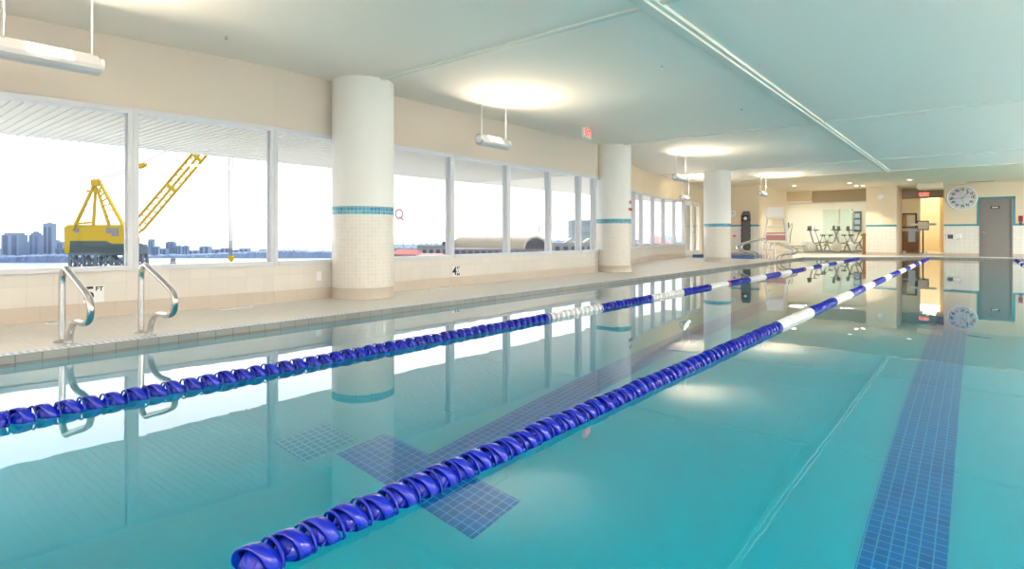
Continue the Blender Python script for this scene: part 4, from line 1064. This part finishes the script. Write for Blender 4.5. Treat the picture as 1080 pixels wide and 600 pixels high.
# small tug with mast behind the second rail
tb = oriented('harbour_beacon', 182.5, 0, 310, 'small grey harbour beacon tower standing in the water under the boom', 'beacon')
q = MB(); s_ = 310 / F
for x, y, w in ((-2.2, 285, 1.0), (2.2, 285, 1.0)): q.bar((x * s_, 0, 0), (x * .5 * s_, 0, zz_of(273, 310)), .5)
q.box(-2.4 * s_, 2.4 * s_, -1, 1, zz_of(281, 310), zz_of(277, 310)); q.box(-1.6 * s_, 1.6 * s_, -1, 1, zz_of(276, 310), zz_of(272.5, 310)); q.bar((0, 0, zz_of(273, 310)), (0, 0, zz_of(269.5, 310)), .5)
q.build('beacon_frame', mat('beacon_grey', (.10, .12, .15), .7), tb, weld=False)

# --- quay buildings
def mblock(px0_, px1_, top, d, name, label, cat, base=None):
    o = oriented(name, (px0_ + px1_) / 2, 0, d, label, cat); return o, px2m(px1_ - px0_, d), zz_of(top, d)
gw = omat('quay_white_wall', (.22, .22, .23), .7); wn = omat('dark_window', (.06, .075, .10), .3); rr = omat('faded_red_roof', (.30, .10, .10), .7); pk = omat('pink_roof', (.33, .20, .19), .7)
o, w, h = mblock(440, 473, 259.5, 215, 'quay_building', 'white flat-roofed building with square windows left of the rounded roof', 'building')
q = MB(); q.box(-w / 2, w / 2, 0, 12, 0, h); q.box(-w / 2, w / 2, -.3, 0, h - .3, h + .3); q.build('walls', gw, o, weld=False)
for k in range(4):
    q = MB(); a = -w / 2 + w * (.17 + k * .22); q.box(a, a + w * .12, -.15, .05, h - 3.2, h - 1.3); q.build('window', wn, o)
q = MB(); q.box(w * .28, w * .5, 2, 6, h, h + 1.6); q.build('roof_plant', wn, o)
def gable(px0_, px1_, top, eave, d, label, m_, depth=10):
    o, w, h = mblock(px0_, px1_, top, d, 'quay_building', label, 'building'); he = zz_of(eave, d)
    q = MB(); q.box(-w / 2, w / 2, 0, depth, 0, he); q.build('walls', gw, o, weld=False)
    q = MB()
    vs = [(-w / 2 - .3, -.4, he - .1), (w / 2 + .3, -.4, he - .1), (w / 2 + .3, depth + .4, he - .1), (-w / 2 - .3, depth + .4, he - .1), (-w / 2 + 1, depth / 2, h), (w / 2 - 1, depth / 2, h)]
    q.raw(vs, [(0, 1, 5, 4), (2, 3, 4, 5), (1, 2, 5), (3, 0, 4), (3, 2, 1, 0)]); q.build('roof', m_, o, weld=False)
    q = MB()
    for k in range(4): a = -w / 2 + w * (.1 + k * .22); q.box(a, a + w * .14, -.1, .05, he - 1.6, he - .6)
    q.build('window', wn, o, weld=False)
gable(412, 439, 263.3, 268.0, 150, 'red-roofed quay building seen just right of the first column', rr)
gable(438, 467, 267.8, 270.5, 140, 'low pink-roofed quay building beside the red-roofed one', pk)
# barrel-vaulted hall
d = 200; o = oriented('market_hall', 530, 0, d, 'long hall with a cream barrel-vaulted roof outside the windows', 'building')
k_ = d / F; base = zz_of(266, d)
x0_, x1_ = (484 - 530) * k_, (565 - 530) * k_
r_ = 12.6 * k_; rh = zz_of(249.8, d) - zz_of(262.5, d); zb = zz_of(262.5, d)
q = MB(); vs = []; fs = []; ns = 16
for e0, (xx_, yy_) in enumerate((((482 - 530) * k_ , 22.0), ((565 - 530) * k_, 0.0))):
    for k in range(ns + 1):
        a = PI * k / ns; vs.append((xx_ - math.cos(a) * r_ * .98, yy_ - math.cos(a) * r_ * 0.15, zb + math.sin(a) * rh))
for k in range(ns): fs.append((k, k + 1, ns + 2 + k, ns + 1 + k))
q.raw(vs, fs, 0, True); q.build('vault_roof', omat('cream_metal_roof', (.30, .26, .19), .5), o, weld=False)
q = MB(); vs = [vs[ns + 1 + k] for k in range(ns + 1)]; q.raw([(a, b + .2, c) for a, b, c in vs], [tuple(range(ns + 1))]); q.build('arched_end_wall', omat('end_wall_glass', (.06, .07, .09), .3), o, weld=False)
q = MB()
for a, b in zip(vs, vs[1:]): q.bar((a[0], a[1] - .2, a[2]), (b[0], b[1] - .2, b[2]), .7)
q.build('arch_rim', omat('cream_rim', (.36, .34, .30), .5), o, weld=False)
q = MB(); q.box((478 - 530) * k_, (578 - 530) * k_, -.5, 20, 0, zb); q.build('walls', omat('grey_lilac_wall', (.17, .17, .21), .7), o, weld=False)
q = MB()
for k in range(14):
    a = (480 - 530 + k * 7) * k_; q.box(a, a + 4.5 * k_, -.7, -.45, zb - 1.6, zb - .6)
q.build('window_row', wn, o, weld=False)
o = oriented('antenna_mast', 568.5, 0, 240, 'thin antenna mast rising behind the rounded roof', 'mast')
q = MB(); q.bar((0, 0, 0), (0, 0, zz_of(224, 240)), .25); q.bar((0, 0, zz_of(246, 240)), (0, 0, zz_of(238, 240)), .45); q.build('mast_pole', omat('mast_grey', (.16, .18, .22), .6), o)
# pale block and zigzag roofed building
o, w, h = mblock(603, 640, 232, 300, 'office_building', 'pale blue-green office block beyond the middle column', 'building')
q = MB(); q.box(-w / 2, w / 2, 0, 20, 0, h); q.build('walls', omat('pale_green_block', (.26, .31, .32), .6), o, weld=False)
q = MB()
for k in range(6): q.box(-w / 2 + 1, w / 2 - 1, -.2, .1, h - 3 - k * 5, h - 1 - k * 5)
q.build('window_row', omat('pale_glazing', (.20, .26, .29), .3), o, weld=False)
o, w, h = mblock(583, 628, 256, 180, 'quay_building', 'pale quay building with a zigzag roof left of the middle column', 'building')
q = MB(); q.box(-w / 2, w / 2, 0, 14, 0, h); q.build('walls', gw, o, weld=False)
q = MB()
for k in range(3):
    a = -w / 2 + w * (.28 + k * .22); q.prism([(a, h), (a + w * .2, h), (a + w * .17, h + 1.5)], 0, 8)
q.build('zigzag_roof', omat('cream_metal', (.32, .31, .28), .5), o, weld=False)
for k in range(5):
    q = MB(); a = -w / 2 + w * (.06 + k * .19); q.box(a, a + w * .1, -.15, .05, h - 2.6, h - 1.1); q.build('window', wn, o)
# lit letter Q sign on its post
o = oriented('letter_sign', 421, 0, 170, 'white and red letter Q sign on a curved post beside the first column', 'sign')
k_ = 170 / F; zc = zz_of(225.5, 170)
q = MB(); q.tube([(math.cos(a) * 3.6 * k_, 0, zc + math.sin(a) * 4.8 * k_) for a in [i * PI / 12 for i in range(24)]], .33, 8, closed=True)
q.tube([(.6 * k_, 0, zc - 3.2 * k_), (4.4 * k_, 0, zc - 6.6 * k_)], .33, 8); q.build('letter_face', omat('sign_pale_red', (.40, .24, .27), .5), o)
q = MB(); q.tube([(0 * k_, 0, zc - 5 * k_), (-.5 * k_, 0, zc - 20 * k_), (3 * k_, 0, zc - 28 * k_), (5.2 * k_, 0, zc - 36 * k_), (5.2 * k_, 0, 0)], .14, 6); q.build('post', omat('post_tan', (.25, .22, .18), .6), o)
# market umbrellas beyond the angled windows
for i, (px_, c_, lb) in enumerate(((690, (.5, .22, .22), 'red'), (703, (.2, .3, .5), 'blue'), (715, (.5, .3, .3), 'faded red'))):
    d = 40 + 5 * i; o = oriented('market_umbrella', px_, 0, d, '%s market umbrella outside the angled windows' % lb, 'umbrella', z=-1.5)
    q = MB(); q.lathe([(1.3, 1.85), (.7, 2.25), (0, 2.5)], 8); q.build('canopy', mat('umbrella_%s' % lb.replace(' ', '_'), c_, .7), o)
    q = MB(); q.tube([(0, 0, 0), (0, 0, 2.5)], .03, 8); q.build('pole', M['steel'], o)
q = MB(); q.box(-40, -11, 13, 120, -1.9, -1.5); struct(q.build('terrace', landm, weld=False))
